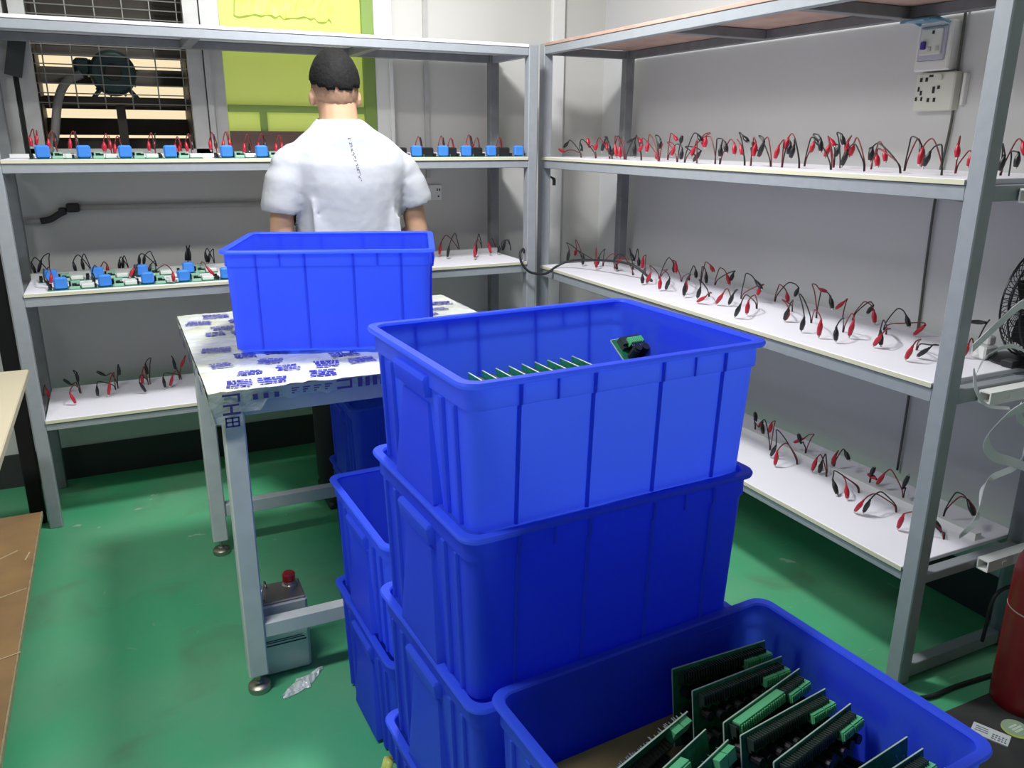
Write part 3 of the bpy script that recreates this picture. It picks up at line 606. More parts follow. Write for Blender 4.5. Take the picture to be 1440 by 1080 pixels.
# clear film scrap on the floor
sc = MB(); rnd = random.Random(2); n = 12
for i in range(n+1):
    f = i/n; cxx = .255+.13*f; cyy = 1.985+.085*f; wd = .002+.021*math.sin(math.pi*min(1, f*1.05+.02))*(.6+.7*rnd.random())
    for k in range(5): sc.v.append(Vector((cxx-.55*wd*(k-2)/2*1, cyy+wd*(k-2)/2, .002+.012*rnd.random()*(k in (1, 2, 3)))))
for i in range(n):
    for k in range(4): a = i*5+k; sc.f.append((a, a+1, a+6, a+5))
cf = sc.build('film_scrap', mat('crinkled_clear_film', (.80, .84, .82), .1, .1, .5, 45, .9, (.35, .48, .40)))
tag(cf, 'crinkled strip of clear plastic film lying on the green floor', 'plastic scrap')
LEADS={
'R2':'''1970,3368,1408|k,1970,3481,1477,1970,3528,1448,1970,3468,1484|r,1970,3538,1428,1970,3598,1443,1970,3444,1420
1970,3239,1408|k,1970,3375,1475,1970,3353,1431,1970,3357,1488|r,1970,3310,1452,1970,3328,1499,1970,3283,1433
1970,3123,1408|r,1970,3225,1476,1970,3241,1437,1970,3208,1495|k,1970,3173,1488,1970,3204,1434,1970,3162,1501
1970,3103,1408|k,1970,3128,1477,1970,3109,1418,1970,3162,1501|r,1970,3165,1471,1970,3145,1432,1970,3184,1489
1970,3008,1408|r,1970,3079,1472,1970,3058,1414,1970,3076,1504|k,1970,3095,1463,1970,3115,1418,1970,3071,1504
1970,2997,1408|r,1970,3042,1464,1970,3030,1411,1970,3026,1498|k,1970,2950,1493,1970,3002,1475,1970,2940,1499
1970,2881,1408|k,1970,2928,1479,1970,2923,1417,1970,2915,1507|r,1970,2923,1499,1970,2891,1471,1970,2936,1504
1970,2762,1408|r,1970,2868,1468,1970,2899,1440,1970,2873,1496|k,1970,2765,1493,1970,2761,1451,1970,2800,1506
1970,2757,1408|r,1970,2833,1480,1970,2838,1438,1970,2822,1510|r,1970,2775,1453,1970,2786,1412,1970,2749,1475
2120,2907,1408|r,2120,2869,1509,2120,2836,1483,2120,2888,1515|k,2120,2834,1470,2120,2825,1511,2120,2859,1472
1970,2639,1408|r,1970,2653,1468,1970,2672,1428,1970,2703,1481|k,1970,2619,1458,1970,2625,1414,1970,2634,1476
1970,2593,1408|k,1970,2520,1512,1970,2490,1483,1970,2539,1514|r,1970,2507,1500,1970,2487,1463,1970,2461,1515
1970,2519,1408|r,1970,2530,1470,1970,2547,1431,1970,2520,1490|k,1970,2505,1453,1970,2551,1411,1970,2602,1466
1970,2414,1408|k,1970,2362,1485,1970,2348,1446,1970,2406,1484|r,1970,2483,1502,1970,2487,1460,1970,2460,1503
1970,2388,1408|k,1970,2382,1474,1970,2384,1430,1970,2376,1491|r,1970,2326,1482,1970,2320,1439,1970,2346,1494
1970,2257,1408|k,1970,2273,1507,1970,2239,1483,1970,2292,1502|r,1970,2293,1477,1970,2278,1438,1970,2313,1494
1970,2227,1408|r,1970,2205,1485,1970,2212,1435,1970,2217,1501|k,1970,2207,1457,1970,2236,1487,1970,2239,1453
1970,2130,1408|k,1970,2165,1490,1970,2189,1433,1970,2194,1506|r,1970,2187,1479,1970,2195,1437,1970,2163,1501
1970,2079,1408|r,1970,2095,1477,1970,2110,1430,1970,2077,1495|k,1970,2056,1486,1970,2064,1445,1970,2068,1495
1970,2003,1408|k,1970,2028,1481,1970,2040,1434,1970,2031,1497|r,1970,2068,1503,1970,2079,1462,1970,2053,1500
2120,2132,1408|k,2120,2096,1501,2120,2064,1473,2120,2110,1501|r,2120,2106,1490,2120,2117,1450,2120,2099,1498
1970,1872,1408|k,1970,1922,1500,1970,1915,1457,1970,1954,1487|r,1970,1894,1482,1970,1908,1441,1970,1903,1504
2120,2005,1408|r,2120,2031,1501,2120,2001,1472,2120,2039,1505|k,2120,1995,1478,2120,2010,1439,2120,2017,1481
2120,1977,1408|k,2120,1983,1513,2120,1966,1475,2120,2002,1517|r,2120,1965,1493,2120,1965,1451,2120,1952,1508
1970,1747,1408|k,1970,1812,1469,1970,1828,1417,1970,1791,1485|r,1970,1802,1487,1970,1812,1446,1970,1794,1502
2120,1855,1408|r,2120,1810,1471,2120,1800,1429,2120,1832,1491|k,2120,1876,1471,2120,1857,1434,2120,1868,1472
1970,1623,1408|k,1970,1724,1477,1970,1727,1435,1970,1706,1470|r,1970,1717,1460,1970,1706,1420,1970,1711,1472
2120,1734,1408|k,2120,1689,1488,2120,1670,1443,2120,1721,1505|r,2120,1691,1472,2120,1676,1415,2120,1708,1500
1970,1495,1408|k,1970,1534,1469,1970,1550,1425,1970,1505,1485|r,1970,1568,1478,1970,1572,1428,1970,1543,1500
2120,1567,1408|r,2120,1569,1488,2120,1565,1446,2120,1566,1508|r,2120,1529,1465,2120,1536,1424,2120,1540,1469
2120,1435,1408|k,2120,1429,1462,2120,1436,1415,2120,1440,1489|r,2120,1396,1495,2120,1380,1456,2120,1408,1501
2120,1411,1408|k,2120,1392,1468,2120,1394,1426,2120,1412,1470''',
'R3':'''2163,3663,897|k,2014,3525,960,2014,3542,900,2088,3686,975|r,2141,3694,940,2141,3707,900,2152,3723,983
2100,3424,897|k,2019,3393,954,2019,3400,900,2059,3532,956|r,2019,3289,958,2019,3291,900,2060,3364,987
2111,3369,897|k,2078,3346,947,2078,3362,900,2095,3323,986|r,2086,3207,953,2086,3239,900,2098,3277,968
2090,3078,897|r,2090,3166,960,2090,3218,926,2090,3119,966|k,2078,3234,949,2078,3196,900,2084,3182,981
2183,3217,897|k,2183,3237,979,2183,3197,934,2183,3244,995|k,2183,3181,959,2183,3177,913,2183,3194,997
2153,3073,897|r,2153,3086,977,2153,3092,917,2153,3067,956|k,1978,2850,942,1978,2846,900,2066,2956,948
2144,2950,897|r,2022,2835,950,2022,2865,900,2083,2932,963|k,1988,2670,954,1988,2696,900,2066,2821,959
2195,3011,897|r,1974,2700,953,1974,2702,900,2085,2805,945|k,2195,2927,962,2195,2917,921,2195,2966,985
2189,2849,897|r,2189,2889,979,2189,2883,926,2189,2915,981|k,1963,2537,957,1963,2540,900,2076,2653,956
2243,2865,897|k,2243,2817,953,2243,2810,912,2243,2833,966|r,2015,2595,947,2015,2599,900,2129,2717,949
2245,2786,897|k,2238,2741,953,2238,2732,900,2242,2773,971|r,2245,2741,983,2245,2709,952,2245,2770,990
2078,2522,897|k,2001,2475,950,2001,2491,900,2039,2534,966|r,1946,2386,931,1946,2438,900,2012,2435,931
2270,2722,897|r,2270,2649,959,2270,2620,910,2270,2692,975|k,2270,2618,965,2270,2633,926,2270,2611,973
2081,2395,897|r,1999,2339,949,1999,2377,900,2040,2365,957|k,2022,2323,947,2022,2345,900,2052,2337,957
2165,2435,897|k,2165,2363,984,2165,2315,951,2165,2412,1000|r,2165,2339,961,2165,2354,922,2165,2324,960
2088,2260,897|k,1908,2138,953,1908,2164,900,1998,2217,941|r,1962,2174,952,1962,2178,900,2025,2213,960
2246,2337,897|r,2266,2295,940,2266,2281,900,2256,2325,964|k,2246,2228,969,2246,2244,930,2246,2279,929
2171,2167,897|k,2025,2033,948,2025,2049,900,2098,2090,959|r,2021,2036,939,2021,2051,900,2096,2152,900
2093,1997,897|k,1960,1896,950,1960,1904,900,2027,1995,1003|r,1938,1816,960,1938,1818,900,2016,1920,963
2169,2049,897|k,2169,1995,986,2169,1976,939,2169,2035,994|r,2169,2060,999,2169,2019,993,2169,2091,995
2265,2019,897|r,2265,2015,956,2265,2053,919,2265,2006,940
2085,1851,897|k,1952,1756,948,1952,1751,900,2018,1792,962|r,2026,1768,959,2026,1779,900,2056,1805,970
2259,1971,897|r,2268,1894,949,2268,1880,900,2263,1929,969|k,2259,1898,963,2259,1921,927,2259,1914,971
2233,1818,897|k,2233,1739,963,2233,1719,925,2233,1771,978|r,2237,1676,943,2237,1715,900,2235,1685,948
2189,1772,897|r,2015,1641,943,2015,1665,900,2102,1684,943|k,2022,1663,950,2022,1652,900,2105,1725,947
2105,1590,897|r,1971,1498,946,1971,1515,900,2038,1527,951|k,2020,1489,936,2020,1527,900,2063,1495,937
2199,1476,897|k,2199,1447,1001,2199,1503,993,2199,1441,968|r,2145,1462,941,2145,1471,900,2172,1472,935''',
'R4':'''2227,2353,364|k,2227,2345,408,2227,2360,447,2227,2360,386|r,2227,2342,383,2227,2319,418,2227,2366,397
2133,2165,364|k,2133,2217,465,2133,2202,412,2133,2203,475|r,2133,2176,472,2133,2185,424,2133,2161,471
2124,2015,364|k,2087,2085,421,2087,2107,367,2106,2109,471|r,2026,2026,429,2026,2031,367,2075,2037,446
2190,2044,386|k,2190,2066,417,2190,2086,454,2190,2057,402|r,2190,2065,436,2190,2114,402,2190,2021,468
2136,1889,364|r,2121,1921,427,2121,1937,367,2129,1914,439|k,2118,1905,418,2118,1911,367,2127,1902,444
2190,1908,386|r,2190,1903,436,2190,1912,389,2190,1893,453|k,2190,1878,458,2190,1850,426,2190,1884,459
2131,1741,364|k,2047,1778,416,2047,1748,367,2089,1810,409|r,2041,1725,416,2041,1712,367,2086,1780,416
2190,1752,386|k,2190,1749,412,2190,1737,453,2190,1750,388|r,2190,1730,404,2190,1772,411,2190,1744,386
2122,1585,364|r,1999,1607,422,1999,1636,367,2060,1617,427|k,2009,1601,422,2009,1620,367,2065,1611,433
2190,1619,386|r,2190,1696,443,2190,1721,390,2190,1677,464|k,2190,1631,410,2190,1615,470,2190,1620,388
2190,1472,386|k,2190,1404,472,2190,1370,427,2190,1440,480|r,2190,1408,468,2190,1374,425,2190,1431,468
2098,1397,364|r,2025,1482,425,2025,1495,367,2061,1444,420|k,2098,1411,377,2098,1441,407,2098,1415,384''',
'L2':'''-235,3580,1412|r,-252,3580,1490,-251,3580,1448,-238,3580,1516|r,-228,3580,1496,-238,3580,1453,-228,3580,1511
-170,3580,1412|r,-193,3580,1482,-197,3580,1440,-177,3580,1509|k,-168,3580,1489,-179,3580,1445,-172,3580,1502
-100,3580,1412|r,-122,3580,1482,-127,3580,1440,-107,3580,1509|k,-100,3580,1489,-101,3580,1445,-101,3580,1508
13,3580,1412|r,-10,3580,1472,-10,3580,1430,2,3580,1500|r,12,3580,1477,10,3580,1435,11,3580,1492
54,3580,1412|r,28,3580,1463,23,3580,1422,41,3580,1492|k,50,3580,1469,47,3580,1427,47,3580,1487
168,3580,1412|r,147,3580,1474,146,3580,1432,161,3580,1504|k,172,3580,1477,160,3580,1437,174,3580,1504
266,3580,1412|r,242,3580,1464,241,3580,1418,253,3580,1491|r,264,3580,1469,252,3580,1423,259,3580,1483
302,3580,1412|r,282,3580,1471,286,3580,1429,296,3580,1502|k,306,3580,1476,305,3580,1434,302,3580,1496
397,3580,1412|r,373,3580,1480,374,3580,1434,383,3580,1508|k,395,3580,1481,396,3580,1440,392,3580,1500
449,3580,1412|r,425,3580,1479,421,3580,1437,437,3580,1511|r,448,3580,1484,452,3580,1442,446,3580,1511
535,3580,1412|r,505,3580,1467,501,3580,1425,519,3580,1501|k,532,3580,1472,524,3580,1431,524,3580,1493
581,3580,1412|r,561,3580,1470,556,3580,1428,576,3580,1504|k,589,3580,1475,586,3580,1434,581,3580,1500
651,3580,1412|r,631,3580,1466,628,3580,1422,646,3580,1498|r,658,3580,1469,650,3580,1428,653,3580,1492
1271,3580,1412|r,1237,3580,1459,1236,3580,1415,1252,3580,1496|k,1272,3580,1462,1268,3580,1420,1264,3580,1493
1374,3580,1412|r,1345,3580,1457,1354,3580,1416,1360,3580,1500|k,1379,3580,1464,1378,3580,1422,1374,3580,1493
1423,3580,1412|r,1392,3580,1457,1393,3580,1415,1407,3580,1491|r,1423,3580,1461,1427,3580,1415,1419,3580,1485
1510,3580,1412|r,1482,3580,1471,1487,3580,1422,1496,3580,1506|k,1516,3580,1472,1516,3580,1428,1507,3580,1501
1556,3580,1412|r,1519,3580,1457,1525,3580,1415,1534,3580,1494|k,1550,3580,1457,1555,3580,1416,1544,3580,1489
1663,3580,1412|r,1634,3580,1457,1635,3580,1415,1648,3580,1495|r,1666,3580,1458,1657,3580,1415,1662,3580,1489''',
'L3':'''-287,3780,940|k,-275,3513,983,-261,3513,943,-283,3646,976|r,-253,3562,984,-260,3562,943,-267,3671,974
-273,3780,940|k,-332,3780,1002,-322,3780,953,-317,3780,1022|k,-296,3780,1010,-316,3780,955,-265,3780,1034
-121,3780,940|k,-183,3780,997,-178,3780,952,-161,3780,1024|k,-152,3780,1004,-149,3780,956,-140,3780,1025
-93,3766,940|r,-59,3732,985,-61,3732,943,-69,3749,979|k,-110,3496,987,-108,3496,943,-102,3631,978
20,3780,940|k,-11,3800,993,-17,3800,945,-4,3790,1006|k,3,3800,998,-3,3800,947,10,3790,1008
42,3747,940|r,38,3621,980,17,3621,943,45,3684,985|k,49,3612,984,38,3612,943,56,3680,985
121,3673,940|r,172,3420,985,171,3420,943,153,3546,997|k,103,3666,983,91,3666,943,122,3669,997
132,3780,940|k,66,3780,1009,62,3780,967,79,3780,1016|k,87,3780,1007,79,3780,966,110,3780,1023
255,3780,940|k,258,3780,1029,246,3780,971,256,3780,1041|k,265,3780,1029,266,3780,967,271,3780,1041
306,3780,940|r,304,3501,986,335,3501,943,301,3641,987
364,3780,940|k,329,3780,1010,333,3780,960,339,3780,1025|k,349,3780,1003,338,3780,957,365,3780,1020
1524,3780,940|k,1405,3618,1004,1393,3618,943,1466,3699,1049|r,1398,3699,1004,1387,3699,943,1441,3739,1035
1648,3780,940|r,1505,3545,1005,1504,3545,943,1570,3662,1020|k,1546,3607,1001,1539,3607,943,1595,3694,1040
1723,3780,940|r,1620,3646,1003,1635,3646,943,1669,3713,1014
1802,3768,940|k,1699,3657,998,1674,3657,943,1751,3712,1003|k,1748,3716,992,1733,3716,943,1781,3742,995''',
'L4':'''-365,3764,449|r,-348,3711,493,-341,3711,452,-353,3738,502
-232,3747,449|k,-256,3747,487,-287,3747,519,-240,3747,469
-226,3733,449|r,-256,3572,503,-239,3572,452,-242,3653,511|k,-230,3733,540,-231,3733,494,-242,3733,551
-93,3728,449|k,-159,3640,501,-161,3640,452,-151,3684,507|r,-109,3622,513,-121,3622,452,-90,3675,539
-84,3746,449|k,-69,3746,546,-72,3746,502,-71,3746,556|k,-124,3746,508,-161,3746,535,-102,3746,486
37,3749,449|r,18,3749,506,12,3749,452,27,3749,534|k,2,3609,502,24,3609,452,11,3679,513
44,3758,449|k,35,3758,544,40,3758,489,60,3758,568
166,3780,449|k,149,3780,551,155,3780,492,144,3780,562|r,199,3780,546,176,3780,499,203,3780,555
174,3780,449|k,96,3652,504,100,3652,452,111,3716,504|r,136,3655,504,119,3655,452,160,3717,506''',
}
MOD_L2A=[-0.211,-0.079,0.058,0.213,0.416,0.548]
MOD_L2B=[1.190,1.313,1.421,1.541,1.679]
MOD_L3A=[(-0.219,3.470),(-0.071,3.470),(0.080,3.470),(0.211,3.470),(0.373,3.470)]
MOD_L3B=[(-0.262,3.680),(-0.097,3.680),(0.067,3.680),(0.246,3.680)]
# ================================================================== CLIP LEADS
def clip_mesh():
    m = MB(); pr_ = [(0, .0022, .0022), (.08, .003, .003), (.16, .0032, .0034), (.30, .0062, .0048), (.48, .0078, .0055), (.70, .0066, .0048), (.86, .0052, .004), (.88, .0042, .003)]
    m.loft([[(a*math.cos(2*math.pi*j/8), b*math.sin(2*math.pi*j/8), -t) for j in range(8)] for t, a, b in pr_]); boot = m.mesh('clip')
    j = MB().loft([[(-.0028, -.002, -.86), (.0028, -.002, -.86), (.0028, .002, -.86), (-.0028, .002, -.86)], [(-.0014, -.0014, -1), (.0014, -.0014, -1), (.0014, .0014, -1), (-.0014, .0014, -1)]]).mesh('jaw')
    boot.polygons.foreach_set('use_smooth', [True]*len(boot.polygons))
    return boot, j
BOOT_R, JAW = clip_mesh(); BOOT_K = BOOT_R.copy()
BOOT_R.materials.append(RED); BOOT_K.materials.append(BLACK); JAW.materials.append(CHROME)
WIRE = {'r': REDW, 'k': BLACK}
SHELF = {'R2': ('upper right shelf', 'wall corner', False), 'R3': ('middle right shelf', 'wall corner', False), 'R4': ('lowest right shelf', 'central crates', False),
         'L2': ('upper back shelf', 'left post', True), 'L3': ('middle back shelf', 'left post', True), 'L4': ('lowest back shelf', 'left post', True)}
CN = {'r': 'red', 'k': 'black'}
for key, txt in LEADS.items():
    shelf, frm, left = SHELF[key]
    for i, line in enumerate(txt.strip().split('\n')):
        p = line.split('|'); H = Vector([int(v)/1000 for v in p[0].split(',')])
        cs = [q.split(',')[0] for q in p[1:]]
        if len(cs) == 2: lab = 'red and black clip lead pair' if cs[0] != cs[1] else CN[cs[0]]+' twin clip lead pair'
        else: lab = 'single '+CN[cs[0]]+' clip lead'
        t = thing('clip_lead', '%s %s from the %s on the %s' % (ORD[i], lab, frm, shelf), 'clip lead', H, group='clip leads on the '+shelf)
        for s_, q in enumerate(p[1:]):
            a = q.split(','); c = a[0]; v = [int(x)/1000 for x in a[1:]]
            T, P, A = Vector(v[0:3]), Vector(v[3:6]), Vector(v[6:9])
            off = (Vector((0, .014*(s_-.5), 0)) if left else Vector((.014*(s_-.5), 0, 0)))
            if T.z > H.z+.008 or True: T = T+off*.8; P = P+off*.8; A = A+off*.8
            h0 = H+off*.25
            d = (T-P).normalized()
            if A.z < T.z: A.z = T.z+.01
            W = [h0, h0+Vector((0, 0, .016))+(A-h0)*.12]
            mid_ = h0.lerp(A, .62); mid_.z = max(mid_.z, h0.z+(A.z-h0.z)*.78)
            W += [mid_, A]
            if (A-T).length > .03: W.append(A.lerp(T, .6)+Vector((0, 0, .006)))
            W.append(T)
            MB().tube(catmull(W, 4), (.0022 if c == 'k' else .0021), 6).build('wire', WIRE[c], t, smooth=True)
            ln = (T-P).length
            zq = (P-T).normalized().to_track_quat('-Z', 'Y').to_matrix().to_4x4()
            fat = 1.28
            M = Matrix.Translation(T-H) @ zq @ Matrix.Diagonal((fat, fat, ln, 1))
            cl = inst('clip', BOOT_R if c == 'r' else BOOT_K, t, M, CN[c]+' clip')
            jw = inst('jaw', JAW, cl)
# ================================================================== CIRCUIT MODULES ON THE BACK RACK
_mm = {}
def module_parts(black):
    if black in _mm: return _mm[black]
    P = []
    def add(nm, mb, m_): me = mb.mesh(nm); me.materials.append(m_); P.append((nm, me))
    if not black:
        add('board', MB().box(-.045, .115, -.04, .04, 0, .0022), PCB)
    else:
        add('board', MB().box(-.03, .08, -.035, .035, 0, .0022), PCB)
    add('relay', MB().rbox(-.023, .023, -.036, -.006, .002, .048, .006), BLUEBLK)
    if not black:
        add('connector', MB().rbox(.068, .112, -.03, .02, .002, .018, .002), mat('pale_connector', (.62, .66, .60), .5))
        add('terminal_block', MB().box(.032, .062, -.002, .03, .002, .024), mat('mint_terminal', (.28, .52, .36), .5)); add('terminal_block', MB().box(.03, .064, -.036, -.030, .002, .012), MATS['mint_terminal'])
        for x, y, r_, h_ in ((.045, -.02, .008, .021), (.058, -.028, .006, .018), (.03, .025, .007, .022)): add('capacitor', MB().cyl((x, y, .002), (x, y, h_), r_, n=10), CAPM)
    else:
        add('transformer', MB().rbox(-.095, -.045, -.03, .02, .0, .04, .004), BLACK)
    for x, y, h_, r_ in ((-.036, -.02, .016, .007), (-.038, .012, .02, .006), (.036 if black else .1, -.02, .014, .007)): add('small_capacitor', MB().cyl((x, y, .002), (x, y, h_), r_, n=10), CAPM)
    for x in (-.028, .028): add('solder_pin', MB().box(x-.002, x+.002, -.038, -.034, .002, .012), CHROME)
    _mm[black] = P; return P
def module(label, x, y, z, rz, black, group):
    t = thing('circuit_module', label, 'circuit module', (x, y, z), R(rz), group)
    for nm, me in module_parts(black): inst(nm, me, t)
rnd = random.Random(8)
for i, x in enumerate(MOD_L2A): module(ORD[i]+' blue relay circuit module from the left post on the upper back shelf', x, 3.455+rnd.uniform(-.004, .006), 1.4115, rnd.uniform(-2, 2), False, 'circuit modules on the upper back shelf')
for i, x in enumerate(MOD_L2B): module(ORD[i]+' circuit module with black transformer right of the man on the upper back shelf', x, 3.455+rnd.uniform(-.004, .006), 1.4115, rnd.uniform(-4, 4), True, 'circuit modules on the upper back shelf')
for i, (x, y) in enumerate(MOD_L3A): module(ORD[i]+' front row circuit module from the left post on the middle back shelf', x, y, .9385, rnd.uniform(-2, 2), False, 'circuit modules on the middle back shelf')
for i, (x, y) in enumerate(MOD_L3B): module(ORD[i]+' rear row circuit module from the left post on the middle back shelf', x, y, .9385, rnd.uniform(-4, 4), False, 'circuit modules on the middle back shelf')
# ================================================================== PERSON
SKIN = mat('skin', (.56, .33, .20), .5, 0, .3, 20, .03, (.50, .27, .16))
HAIR = mat('black_hair', (.007, .0065, .0065), .8, 0, .4, 90, .35, (.018, .017, .016), spec=.2)
def fade_mat():
    m = bpy.data.materials.new('cropped_hair'); m.use_nodes = True; N = m.node_tree.nodes; L = m.node_tree.links; b = N['Principled BSDF']
    tc = N.new('ShaderNodeTexCoord'); ns = N.new('ShaderNodeTexNoise'); ns.inputs['Scale'].default_value = 160; ns.inputs['Detail'].default_value = 4
    sp = N.new('ShaderNodeSeparateXYZ'); mr = N.new('ShaderNodeMapRange'); L.new(tc.outputs['Object'], ns.inputs['Vector']); L.new(tc.outputs['Object'], sp.inputs[0])
    L.new(sp.outputs['Z'], mr.inputs[0]); mr.inputs[1].default_value = 1.615; mr.inputs[2].default_value = 1.70; mr.inputs[3].default_value = .0; mr.inputs[4].default_value = 1.0
    ad = N.new('ShaderNodeMath'); ad.operation = 'MULTIPLY_ADD'; L.new(ns.outputs['Fac'], ad.inputs[0]); ad.inputs[1].default_value = .5; ad.inputs[2].default_value = -.25
    s2 = N.new('ShaderNodeMath'); s2.operation = 'ADD'; L.new(ad.outputs[0], s2.inputs[0]); L.new(mr.outputs[0], s2.inputs[1])
    rp = N.new('ShaderNodeValToRGB'); rp.color_ramp.elements[0].position = .15; rp.color_ramp.elements[0].color = (.50, .30, .19, 1); rp.color_ramp.elements[1].position = .95; rp.color_ramp.elements[1].color = (.03, .024, .02, 1)
    L.new(s2.outputs[0], rp.inputs[0]); L.new(rp.outputs[0], b.inputs['Base Color']); b.inputs['Roughness'].default_value = .85; b.inputs['Specular IOR Level'].default_value = .15
    return m
def capsule(m, pts, rs, n=14, sq=1.0):
    """closed tapered limb with round ends"""
    pts = [Vector(p) for p in pts]; d0 = (pts[0]-pts[1]).normalized(); d1 = (pts[-1]-pts[-2]).normalized()
    P = [pts[0]+d0*rs[0]*.92, pts[0]+d0*rs[0]*.6]+pts+[pts[-1]+d1*rs[-1]*.6, pts[-1]+d1*rs[-1]*.92]
    Rr = [rs[0]*.3, rs[0]*.78]+list(rs)+[rs[-1]*.78, rs[-1]*.3]
    m.tube(P, Rr, n)
def remesh(o, vox, smooth=6, fac=.5):
    a = o.modifiers.new('remesh', 'REMESH'); a.mode = 'VOXEL'; a.voxel_size = vox; a.use_smooth_shade = True
    s_ = o.modifiers.new('smooth', 'SMOOTH'); s_.iterations = smooth; s_.factor = fac
    dg = bpy.context.evaluated_depsgraph_get(); ev = o.evaluated_get(dg); me = bpy.data.meshes.new_from_object(ev)
    old = o.data; o.modifiers.clear(); o.data = me; bpy.data.meshes.remove(old)
    if not me.materials: pass
    me.polygons.foreach_set('use_smooth', [True]*len(me.polygons))
    return o
PX, PY = .80, 3.17
man = thing('person', 'person seen from behind in white t-shirt working at the back rack', 'person', (PX, PY, 0))
b = MB()
HC = Vector((.793, 3.19, 1.672))
b.ell(HC, .080, .100, .118, 24, 16)                                            # skull
b.ell(HC+Vector((0, .045, -.055)), .058, .055, .075, 16, 12)                    # face and jaw
b.ell(HC+Vector((0, .104, -.03)), .013, .02, .024, 10, 8)                       # nose
for sx in (-1, 1):
    b.ell(HC+Vector((sx*.088, -.002, -.042)), .012, .020, .033, 10, 8)          # ears
    b.ell(HC+Vector((sx*.03, .085, -.045)), .022, .02, .02, 10, 8)              # cheeks
b.ell(HC+Vector((0, .09, -.075)), .024, .012, .009, 10, 6)                      # lips
capsule(b, [(.80, 3.168, 1.46), (.796, 3.162, 1.54), (.794, 3.175, 1.63)], [.070, .073, .070])
# trunk
def oval(cx, cy, z, hx, hy, n=20, p=2.4):
    o = []
    for j in range(n):
        a = 2*math.pi*j/n; c, s = math.cos(a), math.sin(a)
        o.append((cx+hx*math.copysign(abs(c)**(2/p), c), cy+hy*math.copysign(abs(s)**(2/p), s), z))
    return o
b.loft([oval(.80, 3.18, .84, .13, .09), oval(.80, 3.18, .95, .165, .105), oval(.81, 3.18, 1.08, .16, .10), oval(.815, 3.175, 1.25, .18, .11), oval(.815, 3.165, 1.34, .18, .09), oval(.81, 3.165, 1.40, .14, .07), oval(.80, 3.165, 1.46, .07, .05)])
EL, ER = Vector((.548, 3.15, 1.115)), Vector((1.092, 3.16, 1.125))
HL, HR = Vector((.665, 3.40, .995)), Vector((.985, 3.41, 1.0))
capsule(b, [(.625, 3.158, 1.37), (.565, 3.15, 1.25), EL], [.045, .047, .043])
capsule(b, [(1.00, 3.163, 1.345), (1.07, 3.16, 1.25), ER], [.045, .047, .044])
capsule(b, [EL, EL.lerp(HL, .35)+Vector((0, 0, .006)), HL], [.042, .041, .027])
capsule(b, [ER, ER.lerp(HR, .35)+Vector((0, 0, .006)), HR], [.044, .043, .028])
def hand(c, sx):
    M = Matrix.Translation(c) @ Matrix.Rotation(R(-12*sx), 4, 'Z')
    b.ell(c+Vector((0, .045, -.008)), .038, .052, .016, 14, 8)
    for q, (dx, L_) in enumerate(((-.028, .062), (-.010, .075), (.010, .078), (.028, .068))):
        x = dx*-sx
        capsule(b, [c+Vector((x*.8, .075, -.008)), c+Vector((x*1.05, .085+L_*.5, -.008)), c+Vector((x*1.1, .085+L_*.85, -.026)), c+Vector((x*1.1, .085+L_*.95, -.043))], [.0095, .009, .008, .007], 8)
    capsule(b, [c+Vector((sx*.028, .03, -.012)), c+Vector((sx*.052, .06, -.02)), c+Vector((sx*.048, .092, -.03))], [.012, .010, .008], 8)
hand(HL, 1); hand(HR, -1)
for sx in (-1, 1):
    capsule(b, [(.80+sx*.085, 3.18, .90), (.80+sx*.095, 3.165, .50), (.80+sx*.10, 3.185, .10)], [.088, .058, .042])
    capsule(b, [(.80+sx*.10, 3.165, .05), (.80+sx*.105, 3.26, .035)], [.042, .034])
body = b.build('body', SKIN, man); remesh(body, .0075, 4)
for sx in (-1, 1):
    MB().ell(HC+Vector((sx*.031, .098, -.012)), .011, .008, .008, 10, 8).build('eye', mat('eye_white', (.7, .68, .65), .3), man, smooth=True)
    MB().ell(HC+Vector((sx*.031, .1055, -.012)), .005, .003, .005, 10, 8).build('iris', BLACK, man, smooth=True)
    MB().ell(HC+Vector((sx*.033, .100, .010)), .018, .006, .004, 10, 6).build('eyebrow', HAIR, man, smooth=True)
# hair: full top, tight fade down the back of the head
def hair_shell(c, rx, ry, rz, cut, tilt, jag, seed):
    m = MB(); rn = random.Random(seed); n, k = 64, 30; rings = []
    for i in range(k+1):
        t = math.pi*(.02+.96*i/k); ring = []
        for j in range(n):
            a = 2*math.pi*j/n; p = Vector((rx*math.sin(t)*math.cos(a), ry*math.sin(t)*math.sin(a), rz*math.cos(t)))
            lim = cut+tilt*p.y+jag*(math.sin(7*a+1)+math.sin(13*a))*.5
            r_ = 1+rn.uniform(-.012, .018)
            if p.z < lim: r_ = .86
            ring.append(c+p*r_)
        rings.append(ring)
    return m.loft(rings)
hair_shell(HC+Vector((0, -.002, .006)), .0845, .1045, .122, -.052, .35, .002, 3).build('hair_fade', fade_mat(), man, smooth=True)
hair_shell(HC+Vector((0, -.001, .010)), .0925, .1095, .125, .004, .32, .006, 4).build('hair', HAIR, man, smooth=True)
